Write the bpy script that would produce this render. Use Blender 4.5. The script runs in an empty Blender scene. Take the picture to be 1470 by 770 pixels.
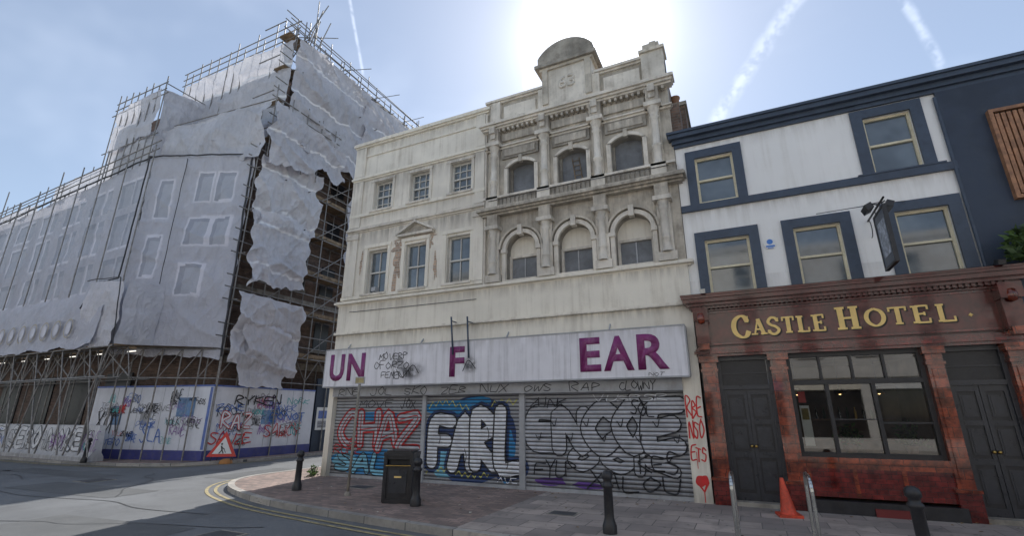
import bpy, bmesh, math, random
from mathutils import Vector, noise, Matrix
random.seed(7)
C=bpy.context
scene=C.scene
# ------------------------------------------------------------------ materials
MATS={}
def new_mat(name):
    m=bpy.data.materials.new(name); m.use_nodes=True
    nt=m.node_tree; b=nt.nodes["Principled BSDF"]
    return m,nt,b
def math_n(nt,op,a,b=None,c=None,clamp=False):
    n=nt.nodes.new("ShaderNodeMath"); n.operation=op; n.use_clamp=clamp
    for i,v in enumerate((a,b,c)):
        if v is None: continue
        if isinstance(v,(int,float)): n.inputs[i].default_value=v
        else: nt.links.new(v,n.inputs[i])
    return n.outputs[0]
def mix_c(nt,fac,a,b,mode='MIX'):
    n=nt.nodes.new("ShaderNodeMix"); n.data_type='RGBA'; n.blend_type=mode
    for i,v in ((0,fac),(6,a),(7,b)):
        if isinstance(v,(int,float)): n.inputs[i].default_value=v
        elif isinstance(v,(tuple,list)): n.inputs[i].default_value=(v[0],v[1],v[2],1)
        else: nt.links.new(v,n.inputs[i])
    return n.outputs[2]
def noise_n(nt,vec,scale,detail=4,rough=.55):
    n=nt.nodes.new("ShaderNodeTexNoise"); n.inputs['Scale'].default_value=scale
    n.inputs['Detail'].default_value=detail; n.inputs['Roughness'].default_value=rough
    nt.links.new(vec,n.inputs['Vector']); return n.outputs['Fac']
def mapr(nt,v,a,b,c=0.,d=1.):
    n=nt.nodes.new("ShaderNodeMapRange"); n.interpolation_type='SMOOTHSTEP'
    nt.links.new(v,n.inputs[0])
    for i,x in enumerate((a,b,c,d)): n.inputs[i+1].default_value=x
    return n.outputs[0]
def scaled(nt,vec,s):
    n=nt.nodes.new("ShaderNodeMapping"); n.inputs['Scale'].default_value=s
    nt.links.new(vec,n.inputs['Vector']); return n.outputs[0]
def M(name,col,rough=.8,var=.15,scale=1.5,dirt=None,dirt_amt=.5,streak=0,bump=.15,bscale=30,metal=0,ior=1.5,
      brick=None,slat=0,coat=0,translucent=0,grime_z=None,wrinkle=False,foot=0):
    if name in MATS: return MATS[name]
    m,nt,b=new_mat(name)
    tc=nt.nodes.new("ShaderNodeTexCoord"); v=tc.outputs['Object']
    col=tuple(col)
    dark=tuple(max(0,c*(1-var)) for c in col); lite=tuple(min(1,c*(1+var)) for c in col)
    n1=noise_n(nt,v,scale,3,.6)
    c=mix_c(nt,mapr(nt,n1,.3,.7),dark,lite)
    hsrc=noise_n(nt,v,bscale,2,.6) if bump else None
    if wrinkle:
        w1=noise_n(nt,scaled(nt,v,(1,1,.55)),1.6,2,.5); w2=noise_n(nt,scaled(nt,v,(1,1,.8)),4.5,2,.5)
        r1=math_n(nt,'POWER',math_n(nt,'SUBTRACT',1.,math_n(nt,'ABSOLUTE',math_n(nt,'MULTIPLY',math_n(nt,'SUBTRACT',w1,.5),3.))),7.)
        r2=math_n(nt,'POWER',math_n(nt,'SUBTRACT',1.,math_n(nt,'ABSOLUTE',math_n(nt,'MULTIPLY',math_n(nt,'SUBTRACT',w2,.5),3.))),6.)
        hsrc=math_n(nt,'ADD',r1,math_n(nt,'MULTIPLY',r2,.45))
    if brick:
        bw,bh,mort,mcol,plane=brick
        sep=nt.nodes.new("ShaderNodeSeparateXYZ"); nt.links.new(v,sep.inputs[0])
        cb=nt.nodes.new("ShaderNodeCombineXYZ")
        if plane=='wall':
            nt.links.new(math_n(nt,'ADD',sep.outputs[0],sep.outputs[1]),cb.inputs[0]); nt.links.new(sep.outputs[2],cb.inputs[1])
        else:
            nt.links.new(sep.outputs[0],cb.inputs[0]); nt.links.new(sep.outputs[1],cb.inputs[1])
        bt=nt.nodes.new("ShaderNodeTexBrick"); nt.links.new(cb.outputs[0],bt.inputs['Vector'])
        bt.inputs['Scale'].default_value=1; bt.inputs['Brick Width'].default_value=bw; bt.inputs['Row Height'].default_value=bh
        bt.inputs['Mortar Size'].default_value=mort; bt.inputs['Mortar Smooth'].default_value=.2; bt.inputs['Bias'].default_value=0
        bt.inputs['Color1'].default_value=(.72,.72,.72,1); bt.inputs['Color2'].default_value=(1.25,1.2,1.15,1)
        bt.inputs['Mortar'].default_value=(1,1,1,1)
        c=mix_c(nt,1.,c,bt.outputs['Color'],'MULTIPLY')
        c=mix_c(nt,bt.outputs['Fac'],c,mcol)
        if bump: hsrc=math_n(nt,'SUBTRACT',math_n(nt,'MULTIPLY',hsrc,.4),bt.outputs['Fac'])
    if dirt is not None:
        n2=noise_n(nt,v,scale*2.7,4,.7)
        if streak:
            n3=noise_n(nt,scaled(nt,v,(7,7,.35)),1.0,3,.65)
            n2=math_n(nt,'ADD',math_n(nt,'MULTIPLY',n2,1-streak),math_n(nt,'MULTIPLY',n3,streak))
        f=math_n(nt,'MULTIPLY',mapr(nt,n2,.45,.72),dirt_amt)
        c=mix_c(nt,f,c,dirt)
    if grime_z or foot:
        sep2=nt.nodes.new("ShaderNodeSeparateXYZ"); nt.links.new(v,sep2.inputs[0])
        nn=noise_n(nt,scaled(nt,v,(6,6,.6)),1.2,4,.7)
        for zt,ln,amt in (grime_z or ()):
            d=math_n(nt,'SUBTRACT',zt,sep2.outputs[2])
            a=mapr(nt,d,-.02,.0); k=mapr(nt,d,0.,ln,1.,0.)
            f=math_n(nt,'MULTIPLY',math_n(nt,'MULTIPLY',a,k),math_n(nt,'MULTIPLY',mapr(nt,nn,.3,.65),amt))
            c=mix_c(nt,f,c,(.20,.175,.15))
        if foot:
            f=math_n(nt,'MULTIPLY',mapr(nt,sep2.outputs[2],0.,.55,1.,0.),math_n(nt,'MULTIPLY',mapr(nt,nn,.2,.6,.4,1.),foot))
            c=mix_c(nt,f,c,(.10,.09,.08))
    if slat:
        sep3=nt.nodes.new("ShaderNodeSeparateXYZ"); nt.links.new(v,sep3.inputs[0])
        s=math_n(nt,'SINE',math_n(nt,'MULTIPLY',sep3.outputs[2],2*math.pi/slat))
        c=mix_c(nt,mapr(nt,s,-1,-.45,1.,0.),c,(.03,.03,.033))  # groove shade and dirt put into the slat colour
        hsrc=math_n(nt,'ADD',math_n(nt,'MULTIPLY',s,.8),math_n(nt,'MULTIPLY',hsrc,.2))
    nt.links.new(c,b.inputs['Base Color'])
    rr=math_n(nt,'ADD',math_n(nt,'MULTIPLY',n1,.2),rough-.1,clamp=True)
    nt.links.new(rr,b.inputs['Roughness'])
    b.inputs['Metallic'].default_value=metal; b.inputs['IOR'].default_value=ior
    if coat: b.inputs['Coat Weight'].default_value=coat; b.inputs['Coat Roughness'].default_value=.04
    if bump:
        bp=nt.nodes.new("ShaderNodeBump"); bp.inputs['Strength'].default_value=min(1,bump if not slat else .8)
        bp.inputs['Distance'].default_value=.06 if wrinkle else .02; nt.links.new(hsrc,bp.inputs['Height']); nt.links.new(bp.outputs[0],b.inputs['Normal'])
    if translucent:
        tr=nt.nodes.new("ShaderNodeBsdfTranslucent"); nt.links.new(c,tr.inputs[0])
        mx=nt.nodes.new("ShaderNodeMixShader"); mx.inputs[0].default_value=translucent
        out=nt.nodes["Material Output"]
        nt.links.new(b.outputs[0],mx.inputs[1]); nt.links.new(tr.outputs[0],mx.inputs[2]); nt.links.new(mx.outputs[0],out.inputs[0])
    MATS[name]=m; return m

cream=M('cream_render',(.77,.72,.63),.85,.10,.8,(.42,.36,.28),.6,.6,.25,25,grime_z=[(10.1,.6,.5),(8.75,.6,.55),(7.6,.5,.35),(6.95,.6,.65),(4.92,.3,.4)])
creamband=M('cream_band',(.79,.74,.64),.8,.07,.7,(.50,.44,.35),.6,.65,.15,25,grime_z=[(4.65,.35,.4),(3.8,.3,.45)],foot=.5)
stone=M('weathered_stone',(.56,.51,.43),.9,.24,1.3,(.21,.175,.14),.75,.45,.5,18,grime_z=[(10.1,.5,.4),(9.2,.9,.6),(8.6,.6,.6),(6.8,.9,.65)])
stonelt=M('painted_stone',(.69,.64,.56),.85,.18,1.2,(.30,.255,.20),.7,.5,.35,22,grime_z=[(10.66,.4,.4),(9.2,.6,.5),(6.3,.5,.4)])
darkstone=M('dark_stone',(.31,.285,.245),.9,.3,2,(.13,.11,.09),.7,.4,.5,20)
brick=M('red_brick',(.34,.15,.095),.9,.2,2,(.14,.08,.06),.5,0,.5,60,brick=(.225,.075,.01,(.33,.3,.26),'wall'))
brickdk=M('dark_brick',(.18,.12,.095),.9,.25,2,(.06,.05,.04),.5,0,.4,60,brick=(.225,.075,.01,(.16,.14,.12),'wall'))
glass=M('window_glass',(.09,.11,.125),.07,.45,1.1,bump=0,ior=2.0)
glassdk=M('dark_glass',(.03,.032,.036),.06,.4,1.5,bump=0,ior=2.0)
boardgrey=M('grey_board',(.19,.20,.215),.7,.2,2,(.10,.10,.10),.5)
framewhite=M('white_frame',(.62,.60,.55),.6,.1,4,(.3,.27,.25),.4)
framecream=M('cream_frame',(.70,.63,.45),.5,.08,4,(.35,.3,.22),.3)
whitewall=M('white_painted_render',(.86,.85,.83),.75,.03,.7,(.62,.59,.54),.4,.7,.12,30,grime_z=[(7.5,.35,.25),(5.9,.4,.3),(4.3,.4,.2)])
navy=M('navy_paint',(.052,.072,.108),.5,.12,3,(.03,.035,.05),.4,bump=.08)
blackwall=M('black_painted_wall',(.030,.043,.070),.6,.2,1.5,(.05,.065,.085),.4,.3,.15)
tile=M('glazed_brown_tile',(.21,.036,.012),.15,.65,6,(.06,.012,.008),.65,0,.07,10,brick=(.3,.155,.004,(.045,.016,.01),'wall'),coat=.8)
tilered=M('glazed_red_tile',(.14,.013,.010),.15,.45,6,(.045,.007,.006),.6,0,.07,10,brick=(.16,.08,.003,(.025,.008,.008),'wall'),coat=.8)
fasciam=M('glazed_fascia',(.095,.015,.012),.15,.35,4,(.04,.008,.007),.6,0,.06,8,coat=.5)
gold=M('gold_lettering',(.88,.62,.22),.4,.08,8,bump=0)
goldsh=M('letter_shade',(.012,.006,.005),.5,.1,8,bump=0)
purple=M('purple_letter',(.20,.018,.13),.5,.15,4,(.4,.25,.35),.45,.5)
signwhite=M('sign_panel',(.77,.76,.80),.5,.05,1.2,(.42,.41,.43),.65,.75,.05,grime_z=[(3.32,.35,.3)])
metalgrey=M('grey_metal',(.38,.39,.41),.5,.15,2,(.2,.18,.16),.5,.5,.1)
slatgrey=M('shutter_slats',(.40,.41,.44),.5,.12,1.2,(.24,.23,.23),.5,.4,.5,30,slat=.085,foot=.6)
blackm=M('black_cast_iron',(.022,.022,.026),.4,.2,8,(.05,.045,.04),.4,bump=.1)
doorm=M('door_paint',(.040,.042,.050),.3,.15,5,(.025,.025,.025),.4,bump=.05)
steel=M('stainless_steel',(.6,.6,.58),.25,.05,8,bump=.02,metal=1)
galv=M('scaffold_tube',(.28,.27,.26),.5,.25,5,(.14,.11,.09),.5,metal=.3,bump=0)
timber=M('scaffold_board',(.26,.19,.12),.85,.3,3,(.10,.08,.05),.5)
sheetm=M('scaffold_sheeting',(.68,.68,.73),.5,.07,.9,(.46,.45,.47),.5,.4,.5,9,translucent=.30,wrinkle=True)
sheetlt=M('scaffold_sheeting_white',(.78,.77,.81),.5,.07,.9,(.52,.51,.52),.45,.4,.55,9,translucent=.30,wrinkle=True)
sheetprint=M('printed_sheet',(.57,.57,.63),.55,.05,.9,(.46,.45,.49),.45,.4,.4,9,translucent=.2,wrinkle=True)
printdk=M('printed_window_shade',(.32,.33,.38),.55,.06,.9,bump=.3,bscale=9,wrinkle=True)
printmd=M('printed_window',(.40,.41,.46),.55,.06,.9,bump=.3,bscale=9,wrinkle=True)
printlt=M('printed_window_edge',(.62,.61,.67),.55,.06,.9,bump=.3,bscale=9,wrinkle=True)
printgold=M('printed_ornament',(.46,.40,.31),.6,.1,2,bump=.1)
strapm=M('sheet_strap',(.84,.84,.87),.5,.03,1,bump=0)
seamdk=M('seam_dark',(.05,.05,.055),.8,bump=0)
asphalt=M('asphalt',(.155,.162,.170),.8,.16,.35,(.095,.098,.103),.6,0,.5,55)
groundm=M('ground_asphalt',(.12,.12,.12),.9,.15,.3,(.08,.08,.08),.5,0,.4,40)
patchm=M('asphalt_patch',(.115,.12,.124),.9,.12,1.2,(.15,.15,.15),.5,0,.5,60)
pavers=M('red_brick_pavers',(.29,.215,.19),.85,.22,1.1,(.17,.145,.13),.65,0,.4,40,brick=(.21,.105,.008,(.15,.135,.12),'flat'))
flags=M('paving_flags',(.36,.315,.29),.85,.16,.8,(.20,.18,.165),.65,0,.3,40,brick=(.6,.45,.008,(.15,.135,.125),'flat'))
flagslt=M('pale_paving',(.42,.40,.37),.85,.1,.8,brick=(.6,.6,.008,(.2,.19,.18),'flat'))
kerbm=M('kerb_stone',(.38,.365,.34),.85,.15,2,(.2,.19,.18),.6,0,.3,30,brick=(.9,9,.01,(.1,.1,.1),'flat'))
yellow=M('yellow_line',(.40,.33,.17),.8,.2,5,(.17,.165,.15),1.,0,.2,40)
hoard=M('hoarding_white',(.78,.79,.84),.55,.05,1.2,(.54,.53,.54),.4,.5,.05,foot=.3)
hoardblue=M('hoarding_blue',(.13,.20,.50),.5,.1,2,(.07,.08,.15),.4)
hoardnavy=M('hoarding_navy',(.065,.07,.25),.6,.15,2,(.14,.13,.16),.4)
barrierm=M('concrete_barrier_paint',(.70,.70,.72),.8,.08,2,(.36,.35,.35),.5,.4,.2,foot=.5)
slateroof=M('slate_roof',(.08,.085,.095),.7,.2,3,brick=(.3,.2,.01,(.03,.03,.03),'flat'))
conem=M('cone_orange',(.62,.07,.03),.5,.2,8,(.2,.05,.03),.6,bump=.05)
aperturem=M('dark_aperture',(.03,.03,.03),.8)
leafm=M('leaf_green',(.10,.17,.045),.6,.5,6,bump=0,translucent=.3)
leafdk=M('leaf_dark',(.045,.08,.025),.6,.4,6,bump=0)
slatwood=M('timber_slats',(.34,.17,.09),.6,.3,6,(.14,.06,.04),.5)
leadm=M('lead_dark',(.07,.07,.075),.7,.2,3)
redpaint=M('red_sign',(.6,.03,.02),.4,.05); whitepaint=M('white_sign',(.78,.78,.76),.5,.05)
plaqueb=M('plaque_blue',(.05,.2,.6),.3,.05)
sandm=M('sand_bag',(.55,.25,.08),.8,.2)
potm=M('clay_pot',(.28,.15,.09),.8,.2,4)
brass=M('brass',(.6,.4,.12),.3,.1,metal=1)
wallint=M('bar_interior_wall',(.16,.11,.075),.8,.3,1.5)
woodint=M('bar_furniture',(.16,.08,.035),.4,.2,4)
oppcream=M('opposite_stucco',(.80,.77,.70),.85,.05,.6,(.55,.5,.43),.4,.4,.1)
oppgrey=M('opposite_stone',(.62,.60,.57),.85,.08,.6,(.4,.38,.35),.4,.4,.1)
oppbrick=M('opposite_brick',(.42,.25,.18),.9,.15,2,brick=(.225,.075,.01,(.5,.46,.4),'wall'))
lampm,nt,b=new_mat('lit_lamp'); b.inputs['Emission Color'].default_value=(1,.95,.85,1); b.inputs['Emission Strength'].default_value=1.6
warmlamp,nt,b=new_mat('warm_lamp'); b.inputs['Emission Color'].default_value=(1,.6,.25,1); b.inputs['Emission Strength'].default_value=8
cg=bpy.data.materials.new('clear_shop_glass'); cg.use_nodes=True; nt=cg.node_tree; nt.nodes.clear()
o_=nt.nodes.new("ShaderNodeOutputMaterial"); t_=nt.nodes.new("ShaderNodeBsdfTransparent"); t_.inputs[0].default_value=(.75,.78,.78,1)
g_=nt.nodes.new("ShaderNodeBsdfGlossy"); g_.inputs['Roughness'].default_value=.02; f_=nt.nodes.new("ShaderNodeFresnel"); f_.inputs[0].default_value=2.1
mx=nt.nodes.new("ShaderNodeMixShader"); nt.links.new(f_.outputs[0],mx.inputs[0]); nt.links.new(t_.outputs[0],mx.inputs[1]); nt.links.new(g_.outputs[0],mx.inputs[2]); nt.links.new(mx.outputs[0],o_.inputs[0])
def spray(name,col,slat=True):
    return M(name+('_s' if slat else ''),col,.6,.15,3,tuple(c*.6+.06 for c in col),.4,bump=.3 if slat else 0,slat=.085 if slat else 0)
# ------------------------------------------------------------------ mesh builder
class MB:
    def __init__(s): s.v=[];s.f=[];s.m=[];s.sm=[];s.mats=[]
    def mi(s,m):
        if m not in s.mats: s.mats.append(m)
        return s.mats.index(m)
    def face(s,pts,m,sm=False):
        i=len(s.v); s.v+= [tuple(p) for p in pts]; s.f.append(tuple(range(i,i+len(pts)))); s.m.append(s.mi(m)); s.sm.append(sm)
    def box(s,x0,x1,y0,y1,z0,z1,m):
        i=len(s.v)
        s.v+=[(x0,y0,z0),(x1,y0,z0),(x1,y1,z0),(x0,y1,z0),(x0,y0,z1),(x1,y0,z1),(x1,y1,z1),(x0,y1,z1)]
        k=s.mi(m)
        for q in ((0,3,2,1),(4,5,6,7),(0,1,5,4),(1,2,6,5),(2,3,7,6),(3,0,4,7)):
            s.f.append(tuple(i+a for a in q)); s.m.append(k); s.sm.append(False)
    def obox(s,c,ax,ay,az,m):
        c,ax,ay,az=map(Vector,(c,ax,ay,az)); i=len(s.v)
        for k in ((-1,-1,-1),(1,-1,-1),(1,1,-1),(-1,1,-1),(-1,-1,1),(1,-1,1),(1,1,1),(-1,1,1)):
            s.v.append(tuple(c+ax*k[0]+ay*k[1]+az*k[2]))
        kk=s.mi(m)
        for q in ((0,3,2,1),(4,5,6,7),(0,1,5,4),(1,2,6,5),(2,3,7,6),(3,0,4,7)):
            s.f.append(tuple(i+a for a in q)); s.m.append(kk); s.sm.append(False)
    def tube(s,p0,p1,r,m,n=6,r1=None,caps=False):
        p0,p1=Vector(p0),Vector(p1); d=(p1-p0).normalized()
        a=d.orthogonal().normalized(); b=d.cross(a); r1=r if r1 is None else r1; i=len(s.v); k=s.mi(m)
        for p,rr in ((p0,r),(p1,r1)):
            for j in range(n):
                t=2*math.pi*j/n; s.v.append(tuple(p+a*math.cos(t)*rr+b*math.sin(t)*rr))
        for j in range(n):
            s.f.append((i+j,i+(j+1)%n,i+n+(j+1)%n,i+n+j)); s.m.append(k); s.sm.append(True)
        if caps:
            s.f.append(tuple(i+j for j in range(n))[::-1]); s.m.append(k); s.sm.append(False)
            s.f.append(tuple(i+n+j for j in range(n))); s.m.append(k); s.sm.append(False)
    def path(s,pts,r,m,n=8):
        for a,b in zip(pts,pts[1:]): s.tube(a,b,r,m,n)
    def rev(s,cx,cy,z0,prof,m,n=20,tilt=(0,0)):
        i=len(s.v); k=s.mi(m)
        for r,z in prof:
            for j in range(n):
                t=2*math.pi*j/n; s.v.append((cx+r*math.cos(t)+tilt[0]*z,cy+r*math.sin(t)+tilt[1]*z,z0+z))
        for q in range(len(prof)-1):
            for j in range(n):
                s.f.append((i+q*n+j,i+q*n+(j+1)%n,i+(q+1)*n+(j+1)%n,i+(q+1)*n+j)); s.m.append(k); s.sm.append(True)
    def prism(s,poly,z0,z1,m,top=True):
        n=len(poly)
        for i in range(n):
            a=poly[i];b=poly[(i+1)%n]
            s.face([(a[0],a[1],z0),(b[0],b[1],z0),(b[0],b[1],z1),(a[0],a[1],z1)],m)
        if top: s.face([(p[0],p[1],z1) for p in poly],m)
    def build(s,name,parent=None):
        me=bpy.data.meshes.new(name); me.from_pydata(s.v,[],s.f)
        for m in s.mats: me.materials.append(m)
        me.polygons.foreach_set('material_index',s.m); me.polygons.foreach_set('use_smooth',s.sm); me.update()
        o=bpy.data.objects.new(name,me); C.collection.objects.link(o)
        if parent: o.parent=parent
        return o
def empty(name,loc=(0,0,0)):
    o=bpy.data.objects.new(name,None); C.collection.objects.link(o); return o
def arc(a,b,sp,rise,n=16):
    c=(a+b)/2; hw=(b-a)/2; R=(hw*hw+rise*rise)/(2*rise); cz=sp+rise-R; t0=math.asin(min(1,hw/R))
    if rise>=hw*.999: t0=math.pi/2
    return [(c+R*math.sin(-t0+2*t0*i/n),cz+R*math.cos(-t0+2*t0*i/n)) for i in range(n+1)]
def wall(mb,x0,x1,z0,z1,y,holes,m,depth=.22,rm=None):
    rm=rm or m
    xs=sorted(set([x0,x1]+[h[0] for h in holes]+[h[1] for h in holes])); zs=sorted(set([z0,z1]+[h[2] for h in holes]+[h[3] for h in holes]))
    for a,b in zip(xs,xs[1:]):
        for c,d in zip(zs,zs[1:]):
            cx,cz=(a+b)/2,(c+d)/2
            if any(h[0]<cx<h[1] and h[2]<cz<h[3] for h in holes): continue
            mb.face([(a,y,c),(b,y,c),(b,y,d),(a,y,d)],m)
    for h in holes:
        a,b,c,d=h[:4]; rise=h[4] if len(h)>4 else 0
        Y=y+depth; sp=d-rise
        mb.face([(a,y,c),(a,Y,c),(a,Y,sp),(a,y,sp)],rm); mb.face([(b,y,c),(b,Y,c),(b,Y,sp),(b,y,sp)],rm)
        mb.face([(a,y,c),(b,y,c),(b,Y,c),(a,Y,c)],rm)
        if not rise: mb.face([(a,y,d),(b,y,d),(b,Y,d),(a,Y,d)],rm)
        else:
            pts=arc(a,b,sp,rise)
            for p,q in zip(pts,pts[1:]):
                mb.face([(p[0],y,p[1]),(q[0],y,q[1]),(q[0],y,d),(p[0],y,d)],m)
                mb.face([(p[0],y,p[1]),(q[0],y,q[1]),(q[0],Y,q[1]),(p[0],Y,p[1])],rm,True)
def archring(mb,a,b,sp,rise,w,y0,y1,m,n=16):
    p=arc(a,b,sp,rise,n); q=arc(a-w,b+w,sp,rise+w,n)
    for i in range(n):
        A,B,Cc,Dd=p[i],p[i+1],q[i+1],q[i]
        mb.face([(A[0],y0,A[1]),(B[0],y0,B[1]),(Cc[0],y0,Cc[1]),(Dd[0],y0,Dd[1])],m)
        mb.face([(Dd[0],y0,Dd[1]),(Cc[0],y0,Cc[1]),(Cc[0],y1,Cc[1]),(Dd[0],y1,Dd[1])],m)
        mb.face([(A[0],y0,A[1]),(B[0],y0,B[1]),(B[0],y1,B[1]),(A[0],y1,A[1])],m)
def mould(mb,x0,x1,y,z0,steps,m):
    z=z0
    for h,p in steps:
        mb.box(x0-p*.6,x1+p*.6,y-p,y+.05,z,z+h,m); z+=h
def sash(mb,x0,x1,z0,z1,y,fm,gm,mid=True,vb=0,hb=0,fw=.05):
    mb.face([(x0,y+.045,z0),(x1,y+.045,z0),(x1,y+.045,z1),(x0,y+.045,z1)],gm)
    mb.box(x0,x0+fw,y,y+.07,z0,z1,fm); mb.box(x1-fw,x1,y,y+.07,z0,z1,fm)
    mb.box(x0+fw,x1-fw,y+.002,y+.068,z0,z0+fw,fm); mb.box(x0+fw,x1-fw,y+.002,y+.068,z1-fw,z1,fm)
    zm=(z0+z1)/2
    if mid: mb.box(x0+fw,x1-fw,y-.008,y+.06,zm-.022,zm+.022,fm)
    for i in range(vb):
        x=x0+(x1-x0)*(i+1)/(vb+1); mb.box(x-.011,x+.011,y+.012,y+.055,z0+fw,z1-fw,fm)
    for i in range(hb):
        z=z0+(z1-z0)*(i+1)/(hb+1); mb.box(x0+fw,x1-fw,y+.014,y+.053,z-.011,z+.011,fm)
def text(body,x0,x1,z0,z1,y,m,name,parent,off=0,ext=.01):
    c=bpy.data.curves.new(name,'FONT'); c.body=body; c.size=1; c.offset=off; c.extrude=0; c.resolution_u=4
    o=bpy.data.objects.new(name+'_t',c); C.collection.objects.link(o); C.view_layer.update()
    dg=C.evaluated_depsgraph_get(); me=bpy.data.meshes.new_from_object(o.evaluated_get(dg))
    bpy.data.objects.remove(o)
    xs=[v.co.x for v in me.vertices]; ys=[v.co.y for v in me.vertices]
    ax,bx,ay,by=min(xs),max(xs),min(ys),max(ys)
    for v in me.vertices:
        v.co=Vector((x0+(v.co.x-ax)/(bx-ax)*(x1-x0), y, z0+(v.co.y-ay)/(by-ay)*(z1-z0)))
    bm=bmesh.new(); bm.from_mesh(me)
    r=bmesh.ops.extrude_face_region(bm,geom=bm.faces[:])
    for e in r['geom']:
        if isinstance(e,bmesh.types.BMVert): e.co.y-=ext
    bm.to_mesh(me); bm.free(); me.materials.clear(); me.materials.append(m)
    ob=bpy.data.objects.new(name,me); C.collection.objects.link(ob)
    if parent: ob.parent=parent
    return ob
# ------------------------------------------------------------------ graffiti strokes
G={'A':[[(0,0),(.5,1),(1,0)],[(.15,.35),(.85,.4)]],'B':[[(0,0),(0,1),(.8,.8),(.1,.5),(.9,.25),(0,0)]],'C':[[(1,.85),(.5,1),(0,.5),(.5,0),(1,.15)]],
'D':[[(0,0),(0,1),(.9,.7),(.9,.3),(0,0)]],'E':[[(1,1),(0,.95),(0,.05),(1,0)],[(0,.5),(.8,.52)]],'F':[[(1,1),(0,.95),(.05,0)],[(0,.5),(.8,.55)]],
'G':[[(1,.85),(.5,1),(0,.5),(.5,0),(1,.2),(1,.5),(.6,.5)]],'H':[[(0,0),(0,1)],[(1,0),(1,1)],[(0,.5),(1,.5)]],'K':[[(0,0),(0,1)],[(1,1),(0,.45),(1,0)]],
'L':[[(0,1),(0,.05),(1,0)]],'M':[[(0,0),(.1,1),(.5,.4),(.9,1),(1,0)]],'N':[[(0,0),(0,1),(1,0),(1,1)]],'O':[[(.5,1),(0,.5),(.5,0),(1,.5),(.5,1)]],
'P':[[(0,0),(0,1),(.95,.8),(.05,.45)]],'R':[[(0,0),(0,1),(.9,.8),(.1,.48),(1,0)]],'S':[[(1,.9),(.3,1),(.1,.7),(.9,.35),(.6,0),(0,.1)]],
'T':[[(0,1),(1,1)],[(.5,1),(.5,0)]],'U':[[(0,1),(.05,.15),(.5,0),(.95,.15),(1,1)]],'V':[[(0,1),(.5,0),(1,1)]],'X':[[(0,1),(1,0)],[(1,1),(0,0)]],
'Y':[[(0,1),(.5,.5),(.5,0)],[(1,1),(.5,.5)]],'Z':[[(0,1),(1,.95),(0,.05),(1,0)]],'W':[[(0,1),(.25,0),(.5,.6),(.75,0),(1,1)]],'J':[[(.8,1),(.8,.2),(.4,0),(0,.2)]]}
SF={'C':([([(.97,.72),(.8,.95),(.5,1),(.13,.82),(0,.5),(.13,.18),(.5,0),(.82,.06),(1,.28)],'n'),([(.98,.98),(.98,.68)],'t')],[]),
'A':([([(.08,0),(.5,1)],'t'),([(.5,1),(.92,0)],'T'),([(.22,.34),(.78,.34)],'t')],[(.08,0),(.92,0)]),
'S':([([(.92,.78),(.72,.98),(.35,1),(.08,.76),(.3,.56),(.7,.44),(.95,.22),(.65,0),(.28,.02),(.06,.22)],'m'),([(.93,.98),(.93,.74)],'t'),([(.05,.26),(.05,.02)],'t')],[]),
'T':([([(.5,1),(.5,0)],'T'),([(0,.97),(1,.97)],'t'),([(.03,1),(.03,.76)],'t'),([(.97,1),(.97,.76)],'t')],[(.5,0)]),
'L':([([(.22,1),(.22,0)],'T'),([(.22,.03),(.98,.03)],'t'),([(.96,.0),(.96,.28)],'t')],[(.22,1),(.22,0)]),
'E':([([(.22,1),(.22,0)],'T'),([(.22,.03),(.98,.03)],'t'),([(.22,.97),(.93,.97)],'t'),([(.22,.52),(.7,.52)],'t'),([(.96,.0),(.96,.26)],'t'),([(.92,1),(.92,.76)],'t'),([(.7,.62),(.7,.42)],'t')],[(.18,1),(.18,0)]),
'H':([([(.2,1),(.2,0)],'T'),([(.8,1),(.8,0)],'T'),([(.2,.5),(.8,.5)],'t')],[(.2,1),(.2,0),(.8,1),(.8,0)]),
'O':([([(.5,1),(.14,.83),(0,.5),(.14,.17),(.5,0),(.86,.17),(1,.5),(.86,.83),(.5,1)],'n')],[])}
def smooth(pts,n=5):
    if len(pts)<3: return [Vector(p) for p in pts]
    P=[Vector(p) for p in pts]; P=[P[0]*2-P[1]]+P+[P[-1]*2-P[-2]]; o=[]
    for i in range(1,len(P)-2):
        a,b,c,d=P[i-1:i+3]
        for k in range(n):
            t=k/n; o.append(.5*((2*b)+(c-a)*t+(2*a-5*b+4*c-d)*t*t+(3*b-a-3*c+d)*t**3))
    o.append(P[-2]); return o
OFFC=[0]
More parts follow.
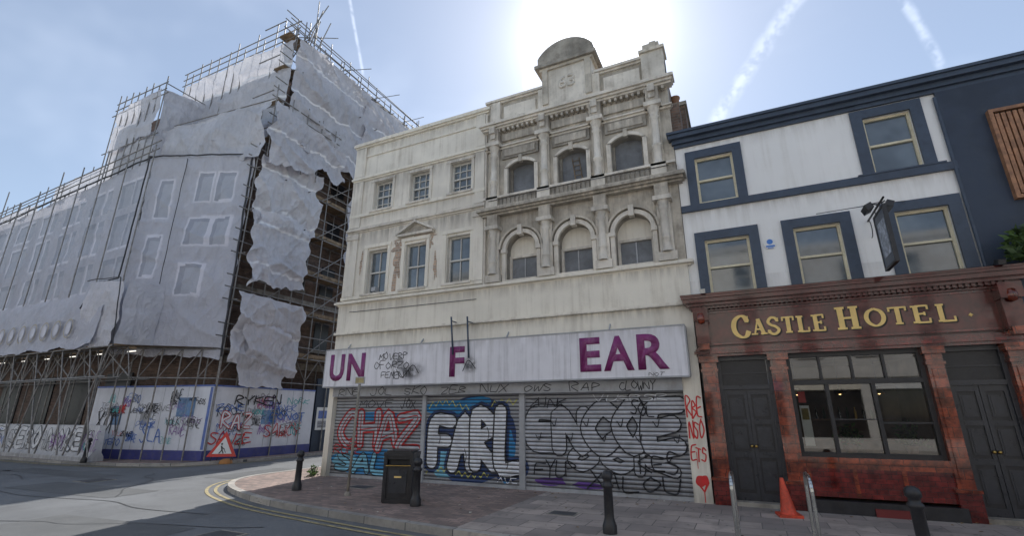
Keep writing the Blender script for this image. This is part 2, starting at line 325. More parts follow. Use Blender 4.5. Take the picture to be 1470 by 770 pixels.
class Plane:
    def __init__(s,O,U,mb): s.O=Vector(O); s.U=Vector(U).normalized(); s.N=Vector((s.U.y,-s.U.x,0)); s.mb=mb
    def p(s,u,v,off): return s.O+s.U*u+Vector((0,0,v))+s.N*off
    def ribbon(s,pts,w,m,off,sm=True,nib=None):
        P=smooth(pts) if sm else [Vector(p) for p in pts]
        OFFC[0]=(OFFC[0]+1)%12; off=off+OFFC[0]*.00015
        n=len(P); L=[];R=[]
        for i in range(n):
            d=(P[min(i+1,n-1)]-P[max(i-1,0)])
            if d.length<1e-6: d=Vector((1,0))
            d.normalize(); ww=w if nib is None else nib+(w-nib)*abs(d.y)**1.3
            nn=Vector((-d.y,d.x))*ww/2
            L.append(P[i]+nn); R.append(P[i]-nn)
        for i in range(n-1):
            o=off+i*.00002
            s.mb.face([s.p(L[i].x,L[i].y,o),s.p(R[i].x,R[i].y,o),s.p(R[i+1].x,R[i+1].y,o+.00002),s.p(L[i+1].x,L[i+1].y,o+.00002)],m)
        if w>.012 and nib is None:
            for e,c in ((0,P[0]),(1,P[-1])):
                oo=off+.0001+(.00005 if e else 0)
                s.mb.face([s.p(c.x+w/2*math.cos(t*math.pi/5),c.y+w/2*math.sin(t*math.pi/5),oo) for t in range(10)],m)
    def serif(s,ch,x,y,w,h,m,off,grow=0):
        T=h*.20+grow; t=h*.075+grow; st,tk=SF[ch]
        for pts,md in st:
            q=[(x+a*w,y+b*h) for a,b in pts]
            if md=='n': s.ribbon(q,T,m,off,True,nib=t)
            elif md=='m': s.ribbon(q,h*.15+grow,m,off,True,nib=h*.12+grow)
            else: s.ribbon(q,T if md=='T' else t,m,off,False,nib=T if md=='T' else t)
        for a,b in tk:
            yy=y+b*h+(t/2 if b==0 else -t/2)
            s.ribbon([(x+a*w-h*.17-grow/2,yy),(x+a*w+h*.17+grow/2,yy)],t,m,off+.0001,False,nib=t)
    def blob(s,cx,cy,rx,ry,m,off,seed=0,n=26,j=.2):
        pts=[]
        for i in range(n):
            t=2*math.pi*i/n; k=1+j*noise.noise(Vector((math.cos(t)*1.5+seed,math.sin(t)*1.5,seed*3.1)))*2
            pts.append(s.p(cx+rx*k*math.cos(t),cy+ry*k*math.sin(t),off))
        s.mb.face(pts,m)
    def letter(s,ch,x,y,w,h,lw,m,off,rnd=.06,slant=.1,seed=None):
        r=random.Random(seed if seed is not None else random.random())
        for st in G.get(ch,G['O']):
            pts=[(x+(p[0]+r.uniform(-rnd,rnd)+slant*p[1])*w,y+(p[1]+r.uniform(-rnd,rnd))*h) for p in st]
            s.ribbon(pts,lw,m,off)
    def tag(s,txt,x,y,w,h,lw,m,off=.004,rnd=.1,rise=0):
        n=len(txt); cw=w/n
        for i,ch in enumerate(txt):
            k=random.uniform(.8,1.2)
            s.letter(ch,x+i*cw,y+rise*i/n+random.uniform(-.06,.06)*h,cw*.82,h*k,lw,m,off,rnd,random.uniform(0,.3))
    def bubble(s,txt,x,y,w,h,lw,edge,mo,mf,off=.004,rnd=.05,inner=None,over=1.0,halo=None,hw=0):
        n=len(txt); cw=w/n
        for i,ch in enumerate(txt):
            sd=(len(txt)*37+i*91+ord(ch)); o=off+i*.0062; r=random.Random(sd)
            dy=r.uniform(-.05,.07)*h; hh=h*r.uniform(.92,1.08)
            if halo: s.letter(ch,x+i*cw,y+dy,cw*.72*over,hh,lw+edge*2+hw,halo,off-.003,rnd,.08,sd)
            s.letter(ch,x+i*cw,y+dy,cw*.72*over,hh,lw+edge*2,mo,o,rnd,.08,sd)
            s.letter(ch,x+i*cw,y+dy,cw*.72*over,hh,lw,mf,o+.003,rnd,.08,sd)
            if inner: s.letter(ch,x+i*cw+.01,y+dy-.02,cw*.72*over,hh,edge*.5,inner,o+.0052,rnd,.08,sd)
kS=spray('spray_black',(.015,.015,.018)); kF=spray('spray_black',(.015,.015,.018),False)
wS=spray('spray_white',(.80,.82,.86)); rS=spray('spray_red',(.52,.03,.03)); bS=spray('spray_blue',(.04,.26,.55)); cyS=spray('spray_cyan',(.22,.54,.70))
yS=spray('spray_yellow',(.72,.68,.14)); gS=spray('spray_silver',(.52,.53,.57)); dbS=spray('spray_darkblue',(.03,.06,.17)); puS=spray('spray_violet',(.12,.05,.25))
rF=spray('spray_red',(.60,.025,.025),False); bF=spray('spray_blue',(.04,.16,.55),False); pF=spray('spray_purple',(.25,.06,.36),False); wF=spray('spray_white',(.8,.8,.82),False)
tF=spray('spray_teal',(.08,.46,.46),False); gF=spray('spray_grey',(.36,.36,.39),False)

D=10.52
# ================================================================== GROUND
mb=MB(); mb.face([(-400,-400,-.112),(400,-400,-.112),(400,400,-.112),(-400,400,-.112)],groundm); mb.build('ground')
mb=MB(); mb.face([(-120,-.6,-.104),(90,-.6,-.104),(90,12.6,-.104),(-120,12.6,-.104)],asphalt)
mb.face([(-17.8,12.6,-.104),(-11.9,12.6,-.104),(-11.9,70,-.104),(-17.8,70,-.104)],asphalt); mb.build('road')
kp=[(-12.5,70),(-12.5,11.0),(-12.45,9.9),(-12.1,9.0),(-11.3,8.25),(-10.2,7.7),(-8.6,7.2),(-6.4,6.85),(-4.1,6.6),(0,6.35),(6,6.2),(40,6.1)]
def smoothline(pts,n=4): return [tuple(p) for p in smooth(pts,n)]
kps=[kp[0]]+smoothline(kp[1:],5)
def offset(pts,d):
    o=[]
    for i,p in enumerate(pts):
        a=Vector(pts[max(i-1,0)]);b=Vector(pts[min(i+1,len(pts)-1)]); t=(b-a).normalized(); o.append((p[0]-t.y*d,p[1]+t.x*d))
    return o
def strip(mb,pts,d0,d1,z,m):
    A=offset(pts,d0);B=offset(pts,d1)
    for i in range(len(pts)-1): mb.face([(*A[i],z),(*B[i],z),(*B[i+1],z),(*A[i+1],z)],m)
mb=MB()
inner=offset(kps,.14)
for i in range(len(inner)-1):
    a=inner[i];b=inner[i+1]
    if b[0]<-10.5:
        mb.face([(a[0],a[1],0),(b[0],b[1],0),(-10.5,b[1],0),(-10.5,a[1],0)] ,pavers)
    elif a[0]<-10.5:
        mb.face([(a[0],a[1],0),(b[0],b[1],0),(b[0],10.6,0),(-10.5,10.6,0),(-10.5,a[1],0)],pavers)
    else:
        mb.face([(a[0],a[1],0),(b[0],b[1],0),(b[0],10.6,0),(a[0],10.6,0)],pavers if b[0]<-3.5 else flags)
mb.build('pavement')
mb=MB()
A=kps;B=offset(kps,.14)
for i in range(len(A)-1):
    mb.face([(*A[i],-.104),(*A[i+1],-.104),(*A[i+1],.004),(*A[i],.004)],kerbm)
    mb.face([(*A[i],.004),(*B[i],.004),(*B[i+1],.004),(*A[i+1],.004)],kerbm)
mb.build('kerb')
mb=MB(); lp=[(-120,9.55),(-23,9.75),(-20,10.1),(-18,10.9),(-17.25,12.2),(-17.0,14),(-17.0,70)]
lps=[lp[0]]+smoothline(lp[1:-1],4)+[lp[-1]]
for a,b in zip(lps,lps[1:]):
    if b[0]<-17.9: mb.face([(*a,-.02),(*b,-.02),(b[0],13,-.02),(a[0],13,-.02)],pavers)
    else: mb.face([(*a,-.02),(*b,-.02),(-17.9,b[1],-.02),(-17.9,a[1],-.02)],pavers)
mb.build('pavement')
mb=MB()
for a,b in zip(lps,lps[1:]):
    mb.face([(*a,-.104),(*b,-.104),(*b,-.016),(*a,-.016)],kerbm)
A=lps;B=offset(lps,.13)
for i in range(len(A)-1): mb.face([(*A[i],-.016),(*B[i],-.016),(*B[i+1],-.016),(*A[i+1],-.016)],kerbm)
mb.build('kerb')
mb=MB(); mb.box(-120,90,-7.5,-.6,-.3,0,flagslt); mb.build('pavement')  # unseen near pavement, widened and kept pale to bounce sunlight up
mb=MB()
strip(mb,kps[3:],-.20,-.27,-.096,yellow); strip(mb,kps[3:],-.38,-.45,-.096,yellow)
strip(mb,lps[:-1],-.2,-.27,-.096,yellow); strip(mb,lps[:-1],-.38,-.45,-.096,yellow)
mb.build('yellow_road_lines')
mb=MB()
for (cx,cy,w,h,an) in [(-9.5,4.6,3.2,1.3,.1),(-14.5,6.8,4,1.1,.05),(-19,8.3,5,.8,.02),(-6.2,3.6,1.6,1.2,.2),(-13.5,10.8,1.2,2.6,.1),(-5.2,5.4,1.5,.6,.05),(-24,7.5,6,.9,0)]:
    ca,sa=math.cos(an),math.sin(an); pts=[]
    for u,v in ((-1,-1),(0,-1.03),(1,-1),(1.02,0),(1,1),(0,.98),(-1,1)):
        x=u*w/2;y=v*h/2; pts.append((cx+x*ca-y*sa,cy+x*sa+y*ca,-.100))
    mb.face(pts,patchm)
tar=M('tar_seal',(.05,.052,.055),.6,.1,bump=0); gp=Plane((0,0,0),(1,0,0),mb); gp.p=lambda u,v,off:(u,v,-.0985+off*.2)
r=random.Random(31)
for (x0,y0,x1,y1) in ((-22,5.5,-9,6.2),(-14,3.5,-7,5.8),(-12.5,6.6,-16.5,9.6),(-30,8.5,-18,7.2),(-10,2.5,-4,4.8)):
    pts=[(x0+(x1-x0)*t/9+r.uniform(-.15,.15),y0+(y1-y0)*t/9+r.uniform(-.15,.15)) for t in range(10)]
    gp.ribbon(pts,.03,tar,.001)
mb.build('asphalt_patches')
mb=MB()
for cx,cy,w,h in ((-7.2,5.2,.6,.6),(-3.0,8.4,.5,.35),(-8.2,9.3,.6,.45),(-16,7.8,.7,.7)):
    z=-.095 if cy<6.5 or cx<-13 else .005
    mb.box(cx-w/2,cx+w/2,cy-h/2,cy+h/2,z-.02,z,darkstone); mb.box(cx-w/2+.04,cx+w/2-.04,cy-h/2+.04,cy+h/2-.04,z-.01,z+.003,leadm)
mb.build('manhole_cover')
mb=MB(); r=random.Random(77); gum=M('chewing_gum',(.15,.14,.13),.8,.1,bump=0); paper=M('litter_paper',(.6,.58,.5),.8,.2,bump=0); dryleaf=M('dry_leaf',(.25,.16,.07),.8,.3,bump=0)
for i in range(260):
    x=r.uniform(-11,3.5); y=r.uniform(6.9,10.3)
    if x<-9 and y<8.2: continue
    rr=r.uniform(.012,.03); mb.face([(x+rr*math.cos(t*math.pi/3),y+rr*math.sin(t*math.pi/3),.004) for t in range(6)],gum)
for i in range(90):
    x=r.uniform(-10.3,3.5); y=10.4-abs(r.gauss(0,.35))
    if i>60: y=r.uniform(6.8,10)
    a=r.uniform(0,6); s_=r.uniform(.02,.05); z=.008
    mb.face([(x+s_*math.cos(a),y+s_*math.sin(a),z),(x+s_*.5*math.cos(a+1.6),y+s_*.5*math.sin(a+1.6),z+.012),(x-s_*math.cos(a),y-s_*math.sin(a),z),(x-s_*.5*math.cos(a+1.6),y-s_*.5*math.sin(a+1.6),z+.006)],r.choice([dryleaf,dryleaf,paper]))
mb.build('pavement_litter')

# ================================================================== CENTRAL SHOP BUILDING
shop=empty('derelict_shop_building')
XL,XM,XR=-10.6,-5.66,-.76
mb=MB()
Lc=[-9.38,-8.0,-6.57]
hL=[]
for c in Lc: hL.append((c-.36,c+.36,4.95,6.32)); hL.append((c-.34,c+.34,7.62,8.6))
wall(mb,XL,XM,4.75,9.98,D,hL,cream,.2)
Rc=[-4.66,-3.24,-1.84]
hR=[]
for c in Rc: hR.append((c-.42,c+.42,4.8,6.05,.40)); hR.append((c-.38,c+.38,7.1,8.15,.13))
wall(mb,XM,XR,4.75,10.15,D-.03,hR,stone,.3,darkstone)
mb.face([(XM,D-.03,4.75),(XM,D,4.75),(XM,D,10.15),(XM,D-.03,10.15)],stone)
mb.box(XL,XR,D+.32,22,0,9.7,brickdk)
mb.face([(XL,D,4.75),(XL,D+.33,4.75),(XL,D+.33,9.98),(XL,D,9.98)],cream); mb.face([(XR,D-.03,2.1),(XR,D+.33,2.1),(XR,D+.33,10.15),(XR,D-.03,10.15)],stone)
mb.face([(XL,D,9.98),(XM,D,9.98),(XM,D+.33,9.98),(XL,D+.33,9.98)],cream); mb.face([(XM,D-.03,10.15),(XR,D-.03,10.15),(XR,D+.33,10.15),(XM,D+.33,10.15)],stone)
mb.face([(XL,D+.33,9.6),(XM,D+.33,9.6),(XM,D+.33,9.98),(XL,D+.33,9.98)],brick); mb.face([(XM,D+.33,9.6),(XR,D+.33,9.6),(XR,D+.33,10.15),(XM,D+.33,10.15)],brick)
mb.box(XL,XR,D+.02,D+.3,2.3,4.76,creamband)
mb.box(XL,XR,D+.12,D+.31,0,2.3,blackm)
mb.build('walls',shop)
mb=MB()
mould(mb,XL,XM-.02,D,9.98,[(.05,.06),(.09,.12),(.04,.09)],creamband)
mb.box(XL,XM-.3,D-.035,D+.01,9.62,9.68,cream)
mould(mb,XL,XM-.1,D,8.76,[(.05,.04),(.07,.09),(.04,.05)],creamband)
mould(mb,XL,XM-.1,D,6.98,[(.05,.04),(.06,.10),(.05,.06)],stonelt)
mb.box(XL-.01,XM-.1,D-.06,D+.01,7.5,7.6,creamband)
mb.box(XL-.01,XM-.1,D-.08,D+.01,4.84,4.93,creamband)
for x0,x1 in ((XL,XL+.42),(XM-.42,XM-.12)):
    mb.box(x0,x1,D-.05,D+.01,4.95,6.96,cream); mb.box(x0,x1,D-.05,D+.01,7.16,8.74,cream); mb.box(x0,x1,D-.05,D+.01,8.93,9.97,cream)
    mb.box(x0-.03,x1+.03,D-.08,D+.01,6.75,6.9,stonelt)
for c in Lc:
    for s in (-1,1): mb.box(c+s*.43-.05,c+s*.43+.05,D-.035,D+.01,4.95,6.4,creamband); mb.box(c+s*.40-.045,c+s*.40+.045,D-.03,D+.01,7.6,8.66,cream)
    mb.box(c-.5,c+.5,D-.05,D+.01,6.4,6.5,creamband); mb.box(c-.46,c+.46,D-.045,D+.01,8.62,8.70,cream)
    mb.box(c-.46,c+.46,D-.12,D+.05,4.9,4.96,stonelt)
    mb.box(c-.42,c+.42,D-.10,D+.05,7.57,7.63,stonelt)
c=-8.0
mb.box(c-.62,c+.62,D-.13,D+.01,6.55,6.62,stonelt)
for s in (-1,1):
    a=(c+s*.66,6.63);b=(c,6.97)
    mb.obox(((a[0]+b[0])/2,D-.06,(a[1]+b[1])/2),((b[0]-a[0])/2,0,(b[1]-a[1])/2),(0,.08,0),(0,0,.035),stonelt)
mb.face([(c-.58,D-.02,6.62),(c+.58,D-.02,6.62),(c,D-.02,6.93)],stone)
pl=Plane((0,D,0),(1,0,0),mb)
patchbrick=M('exposed_brick',(.42,.29,.21),.9,.25,3,(.5,.45,.37),.6,0,.5,60,brick=(.225,.075,.012,(.45,.41,.35),'wall'))
for cx,cz,rx,rz,sd in ((-8.66,5.8,.14,.62,1),(-8.62,6.28,.2,.18,2),(-7.5,6.28,.12,.2,3),(-10.0,6.0,.06,.25,4),(-7.3,5.5,.05,.35,5),(-8.0,6.5,.5,.06,6)):
    pl.blob(cx,cz,rx,rz,patchbrick,.004+sd*.0003,sd,n=50,j=.6)
mb.build('left_mouldings',shop)
mb=MB(); Y=D-.03
px=[-5.42,-3.95,-2.54,-1.12]
for i,x in enumerate(px):
    w=.15
    mb.box(x-w-.05,x+w+.05,Y-.16,Y+.01,4.8,5.0,stonelt)
    mb.box(x-w,x+w,Y-.10,Y+.01,5.0,6.22,stonelt)
    mb.rev(x,Y-.12,5.0,[(.12,0),(.12,.05),(.095,.08),(.095,.3),(.11,.32),(.09,.36),(.085,.98),(.12,1.05),(.09,1.08),(.14,1.2)],stonelt,14)
    mb.box(x-w-.05,x+w+.05,Y-.28,Y+.01,6.2,6.3,stonelt)
    mb.box(x-w,x+w,Y-.22,Y+.01,6.3,6.62,stone)
    mb.box(x-w-.02,x+w+.02,Y-.26,Y+.01,6.84,7.12,stonelt)
    mb.box(x-w+.02,x+w-.02,Y-.10,Y+.01,7.12,8.7,stone)
    mb.rev(x,Y-.12,7.12,[(.12,0),(.12,.06),(.09,.1),(.09,.45),(.115,.48),(.115,.53),(.085,.56),(.08,1.25),(.11,1.3),(.085,1.34),(.10,1.4),(.15,1.55)],stonelt,14)
    mb.box(x-w-.05,x+w+.05,Y-.28,Y+.01,8.67,8.78,stonelt)
    mb.box(x-w,x+w,Y-.2,Y+.01,8.78,9.2,stone)
    mb.box(x-.08,x+.08,Y-.3,Y+.01,9.05,9.24,stonelt); mb.box(x-.07,x+.07,Y-.24,Y+.01,8.9,9.05,stonelt)
    mb.box(x-w,x+w,Y-.10,Y+.01,9.5,10.16,stonelt)
mould(mb,XM,XR,Y,6.62,[(.05,.16),(.05,.24),(.06,.32),(.05,.28)],stone)
mb.box(XM,XR,Y-.2,Y+.01,6.83,7.06,darkstone)
for i in range(3):
    a=px[i]+.2;b=px[i+1]-.2
    n=9
    for k in range(n):
        xx=a+(b-a)*(k+.5)/n; mb.box(xx-.035,xx+.035,Y-.225,Y-.19,6.85,7.04,darkstone)
    mb.box(a,b,Y-.05,Y+.01,8.3,8.62,darkstone)
    mb.box(a+.08,b-.08,Y-.08,Y-.04,8.36,8.56,stone)
    mb.box(a+.05,b-.05,Y-.05,Y+.01,9.56,9.98,stonelt)
    mb.box(a,b,Y-.06,Y+.01,8.86,9.08,stone)
mb.box(XM-.02,XR+.02,Y-.26,Y+.01,7.06,7.12,stonelt)
mould(mb,XM,XR,Y,8.62,[(.05,.06),(.04,.12)],stonelt)
mould(mb,XM,XR,Y,9.22,[(.05,.18),(.06,.24),(.07,.30),(.04,.26)],stonelt)
for k in range(34):
    xx=XM+.1+(XR-XM-.2)*k/33; mb.box(xx-.03,xx+.03,Y-.15,Y+.01,9.14,9.22,stonelt)
mould(mb,XM,-4.0,Y,10.13,[(.05,.06),(.07,.12)],stonelt); mould(mb,-2.45,XR-.4,Y,10.13,[(.05,.06),(.07,.12)],stonelt)
for c in Rc:
    archring(mb,c-.42,c+.42,5.65,.40,.10,Y-.09,Y+.01,stonelt)
    archring(mb,c-.56,c+.56,5.65,.54,.05,Y-.13,Y+.01,stone)
    mb.box(c-.06,c+.06,Y-.16,Y+.01,5.98,6.25,stonelt)
    for s in (-1,1):
        mb.box(c+s*.48-.05,c+s*.48+.05,Y-.06,Y+.01,4.8,5.58,stonelt); mb.box(c+s*.48-.07,c+s*.48+.07,Y-.1,Y+.01,5.56,5.66,stonelt)
        mb.box(c+s*.44-.05,c+s*.44+.05,Y-.05,Y+.01,7.12,8.0,stonelt)
    archring(mb,c-.38,c+.38,8.02,.13,.09,Y-.06,Y+.01,stonelt)
    mb.box(c-.05,c+.05,Y-.1,Y+.01,8.1,8.32,stone)
    mb.box(c-.42,c+.42,Y-.1,Y+.05,4.78,4.83,stonelt)
mb.box(-1.3,XR,Y-.14,Y+.3,9.45,10.28,stonelt); mb.box(-1.34,XR+.04,Y-.2,Y+.34,10.28,10.36,stone)
mb.obox((-1.04,Y+.02,10.44),(.2,0,0),(0,.16,0),(0,0,.09),stone); mb.obox((-1.0,Y+.02,10.58),(.08,0,0),(0,.08,0),(0,0,.06),stone)
mb.box(-3.92,-2.56,Y-.16,Y+.5,9.45,10.62,stonelt)
for s in (-1,1):
    mb.box(-3.25+s*.60-.08,-3.25+s*.60+.08,Y-.22,Y-.1,9.55,10.62,stone)
mb.box(-4.0,-2.5,Y-.22,Y+.56,10.62,10.70,stone)
mb.box(-4.12,-2.40,Y-.30,Y+.62,10.70,10.80,darkstone)  # sooty dark stone also carries the cap's backlit shade in its colour
mb.box(-4.04,-2.48,Y-.24,Y+.58,10.80,11.04,darkstone)
aa=arc(-4.04,-2.48,11.04,.42,24)
for y_ in (Y-.24,Y+.58): mb.face([(p[0],y_,p[1]) for p in aa],darkstone)
for p,q in zip(aa,aa[1:]): mb.face([(p[0],Y-.24,p[1]),(q[0],Y-.24,q[1]),(q[0],Y+.58,q[1]),(p[0],Y+.58,p[1])],darkstone,True)
mb.build('right_mouldings',shop)
text('63',-3.48,-3.02,9.94,10.32,Y-.159,stonelt,'date_numerals',shop,.01,.03)
mb=MB()
for c in Lc:
    sash(mb,c-.36,c+.36,4.95,6.32,D+.12,framewhite,glass,True,1,0,.045)
    sash(mb,c-.34,c+.34,7.62,8.6,D+.12,framewhite,glass,True,2,3,.04)
for c in Rc:
    mb.box(c-.42,c+.42,Y+.24,Y+.29,4.8,5.5,boardgrey)
    mb.face([(c-.42,Y+.22,5.5),(c+.42,Y+.22,5.5),(c+.42,Y+.22,6.06),(c-.42,Y+.22,6.06)],creamband)
    mb.box(c-.42,c+.42,Y+.17,Y+.24,5.46,5.52,stonelt)
    for s in (-1,1): mb.box(c+s*.39-.03,c+s*.39+.03,Y+.18,Y+.25,4.8,5.46,stonelt)
    mb.box(c-.015,c+.015,Y+.215,Y+.245,4.8,5.46,metalgrey)
    mb.face([(c-.38,Y+.24,7.1),(c+.38,Y+.24,7.1),(c+.38,Y+.24,8.15),(c-.38,Y+.24,8.15)],boardgrey)
    for s in (-1,1): mb.box(c+s*.355-.025,c+s*.355+.025,Y+.18,Y+.25,7.1,8.1,darkstone)
for s in (0,.18): mb.tube((-3.2+s,Y+.2,7.12),(-3.3+s,Y+.23,8.0),.012,timber,5)
for k in range(6): mb.tube((-3.21-k*.016,Y+.2,7.2+k*.14),(-3.03-k*.016,Y+.2,7.2+k*.14),.01,timber,5)
mb.build('windows',shop)
mb=MB()
mould(mb,XL,XR+.02,D,4.66,[(.04,.10),(.06,.20),(.03,.14)],creamband)
mb.box(XL-.01,XR+.01,D-.1,D+.02,3.86,4.66,creamband); mb.box(XL-.03,XR+.03,D-.17,D+.02,3.79,3.86,creamband)
mb.box(XL-.005,XR+.005,D-.09,D+.02,2.3,3.79,creamband)
mb.box(XL,-10.42,D-.12,D+.12,0,2.3,creamband); mb.box(-1.1,XR,D-.10,D+.12,0,2.3,creamband)
mb.box(-7.47,-7.36,D-.03,D+.12,0,2.06,metalgrey); mb.box(-4.76,-4.62,D-.03,D+.12,0,2.06,metalgrey)
mb.box(-10.42,-1.1,D-.16,D+.12,2.06,2.31,metalgrey)
mb.build('fascia_band',shop)
SH=[(-10.42,-7.47),(-7.36,-4.76),(-4.62,-1.1)]
mb=MB()
for a,b in SH:
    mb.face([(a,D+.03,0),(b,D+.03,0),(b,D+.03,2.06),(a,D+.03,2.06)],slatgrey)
    mb.box(a,b,D-.0,D+.028,0,.07,metalgrey)
mb.build('roller_shutters',shop)
mb=MB(); P=Plane((0,D+.03,0),(1,0,0),mb)
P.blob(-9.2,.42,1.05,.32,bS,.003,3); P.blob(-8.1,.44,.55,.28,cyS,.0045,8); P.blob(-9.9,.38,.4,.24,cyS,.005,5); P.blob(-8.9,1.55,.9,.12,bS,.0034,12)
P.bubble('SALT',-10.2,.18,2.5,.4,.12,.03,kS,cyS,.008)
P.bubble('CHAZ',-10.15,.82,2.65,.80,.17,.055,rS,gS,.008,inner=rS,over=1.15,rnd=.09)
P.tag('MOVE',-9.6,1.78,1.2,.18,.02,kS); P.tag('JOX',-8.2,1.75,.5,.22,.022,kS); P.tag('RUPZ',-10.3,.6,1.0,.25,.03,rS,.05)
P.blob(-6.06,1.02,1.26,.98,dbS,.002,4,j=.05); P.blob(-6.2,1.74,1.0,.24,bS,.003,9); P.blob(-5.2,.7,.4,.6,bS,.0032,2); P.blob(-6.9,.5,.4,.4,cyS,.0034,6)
z=[]
for i in range(30):
    t=i/29; z.append((-7.28+2.44*t, .22+.10*(i%2)+.05*math.sin(t*9)))
P.ribbon(z,.035,yS,.0046,False)
z=[(-7.28+2.44*i/25, 1.74+.13*(i%2)+.08*math.sin(i*.35)) for i in range(26)]
P.ribbon(z,.03,yS,.0046,False)
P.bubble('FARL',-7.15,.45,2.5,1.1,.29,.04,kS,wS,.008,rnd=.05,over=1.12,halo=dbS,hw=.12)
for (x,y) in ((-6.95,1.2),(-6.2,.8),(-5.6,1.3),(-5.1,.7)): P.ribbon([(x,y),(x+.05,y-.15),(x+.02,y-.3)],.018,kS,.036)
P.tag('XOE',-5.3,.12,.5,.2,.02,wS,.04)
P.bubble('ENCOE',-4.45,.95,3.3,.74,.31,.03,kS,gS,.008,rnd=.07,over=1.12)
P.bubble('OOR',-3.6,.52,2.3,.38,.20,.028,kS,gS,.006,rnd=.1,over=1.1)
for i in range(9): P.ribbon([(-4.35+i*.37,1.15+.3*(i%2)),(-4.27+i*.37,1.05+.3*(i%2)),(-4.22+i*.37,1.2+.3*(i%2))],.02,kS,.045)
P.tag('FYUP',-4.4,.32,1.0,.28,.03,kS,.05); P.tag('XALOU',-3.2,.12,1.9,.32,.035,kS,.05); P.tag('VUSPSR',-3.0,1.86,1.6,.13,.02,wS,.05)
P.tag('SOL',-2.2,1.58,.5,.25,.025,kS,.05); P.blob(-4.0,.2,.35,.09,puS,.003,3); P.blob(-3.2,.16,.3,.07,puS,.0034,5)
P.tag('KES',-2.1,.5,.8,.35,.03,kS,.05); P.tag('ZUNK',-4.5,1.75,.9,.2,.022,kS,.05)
mb.build('shutter_graffiti',shop)
mb=MB(); P=Plane((0,D-.16,0),(1,0,0),mb)
for i,t in enumerate(['RNE','JOL','SKO','ZEB','NUX','OWS','RAP','CLOWNY']):
    P.tag(t,-10.2+i*1.12,2.09,.75,.17,.018,kF)
P2=Plane((0,D-.10,0),(1,0,0),mb)
P2.tag('RBE',-1.07,1.55,.28,.34,.026,rF); P2.tag('NSO',-1.07,1.15,.28,.3,.026,rF); P2.tag('ETS',-1.07,.75,.28,.26,.026,rF)
P2.blob(-.95,.38,.09,.10,rF,.003,2,j=.05); P2.blob(-.87,.40,.07,.09,rF,.0035,3,j=.05)
P2.ribbon([(-.99,.34),(-.9,.2),(-.82,.36)],.05,rF,.004,False); P2.ribbon([(-.9,.22),(-.9,.02)],.015,rF,.003,False); P2.ribbon([(-.97,.9),(-.97,.6)],.012,rF,.003,False)
mb.build('fascia_graffiti',shop)
sg=empty('shop_sign'); mb=MB(); YS=D-.36
mb.box(-10.62,-.93,YS,YS+.2,2.33,3.32,signwhite)
mb.box(-10.63,-.92,YS-.012,YS+.21,3.32,3.35,metalgrey); mb.box(-10.63,-.92,YS-.012,YS+.21,2.30,2.33,metalgrey)
mb.box(-10.64,-10.62,YS-.01,YS+.21,2.33,3.32,metalgrey); mb.box(-.93,-.905,YS-.01,YS+.21,2.33,3.32,metalgrey)
for k in range(1,4): mb.box(-10.62+k*2.42-.004,-10.62+k*2.42+.004,YS-.002,YS,2.33,3.32,metalgrey)
for x in (-10,-7.5,-5,-2.5): mb.tube((x,YS+.1,3.3),(x,D,3.6),.02,metalgrey)
mb.build('panel',sg)
for ch,a,b in (('U',-10.42,-9.9),('N',-9.78,-9.17),('F',-6.48,-6.06),('E',-3.14,-2.68),('A',-2.62,-1.98),('R',-1.9,-1.28)):
    text(ch,a,b,2.47,3.2,YS-.001,purple,'letter_'+ch,sg,.03,.012)
mb=MB(); P=Plane((0,YS,0),(1,0,0),mb)
P.tag('MOVERP',-8.7,2.98,.95,.17,.018,kF); P.tag('IFORZO',-8.85,2.74,1.15,.18,.018,kF); P.tag('FEMENT',-8.6,2.5,.9,.17,.018,kF)
P.ribbon([(-8.1,2.7),(-7.9,2.5),(-7.6,2.8),(-7.4,2.6)],.02,kF,.004)
P.ribbon([(-6.1,2.6),(-5.95,2.85),(-5.75,2.65)],.02,kF,.004); P.tag('NOT',-1.7,2.345,.3,.07,.01,kF)
mb.build('sign_graffiti',sg)
sp=bpy.data.materials.new('spray_cloud'); sp.use_nodes=True; nt=sp.node_tree; b=nt.nodes['Principled BSDF']; b.inputs['Base Color'].default_value=(.03,.03,.035,1); b.inputs['Roughness'].default_value=.7
tcn=nt.nodes.new('ShaderNodeTexCoord'); vm=nt.nodes.new('ShaderNodeVectorMath'); vm.operation='LENGTH'
mp=nt.nodes.new('ShaderNodeMapping'); mp.inputs['Location'].default_value=(-1,-1,-1); mp.inputs['Scale'].default_value=(2,2,2); nt.links.new(tcn.outputs['Generated'],mp.inputs['Vector'])
sx=nt.nodes.new('ShaderNodeSeparateXYZ'); nt.links.new(mp.outputs[0],sx.inputs[0]); cx_=nt.nodes.new('ShaderNodeCombineXYZ'); nt.links.new(sx.outputs[0],cx_.inputs[0]); nt.links.new(sx.outputs[2],cx_.inputs[1]); nt.links.new(cx_.outputs[0],vm.inputs[0])
fall=mapr(nt,vm.outputs['Value'],.0,1.,1.,0.); al=math_n(nt,'MULTIPLY',fall,mapr(nt,noise_n(nt,tcn.outputs['Object'],5,4,.7),.3,.65)); nt.links.new(math_n(nt,'MULTIPLY',al,.9),b.inputs['Alpha'])
for i,(x,z,rx,rz) in enumerate(((-7.65,2.65,.55,.28),(-5.9,2.75,.28,.28),(-8.05,2.9,.25,.2))):
    m_=MB(); yy=YS-.0045-i*.0005; m_.face([(x-rx,yy,z-rz),(x+rx,yy,z-rz),(x+rx,yy,z+rz),(x-rx,yy,z+rz)],sp); m_.build('spray_cloud',sg)
mb=MB()
mb.tube((-6.38,YS-.03,3.0),(-6.45,YS-.06,3.95),.022,navy,8,caps=True); mb.tube((-5.93,YS-.03,2.9),(-5.98,YS-.06,3.92),.022,navy,8,caps=True)
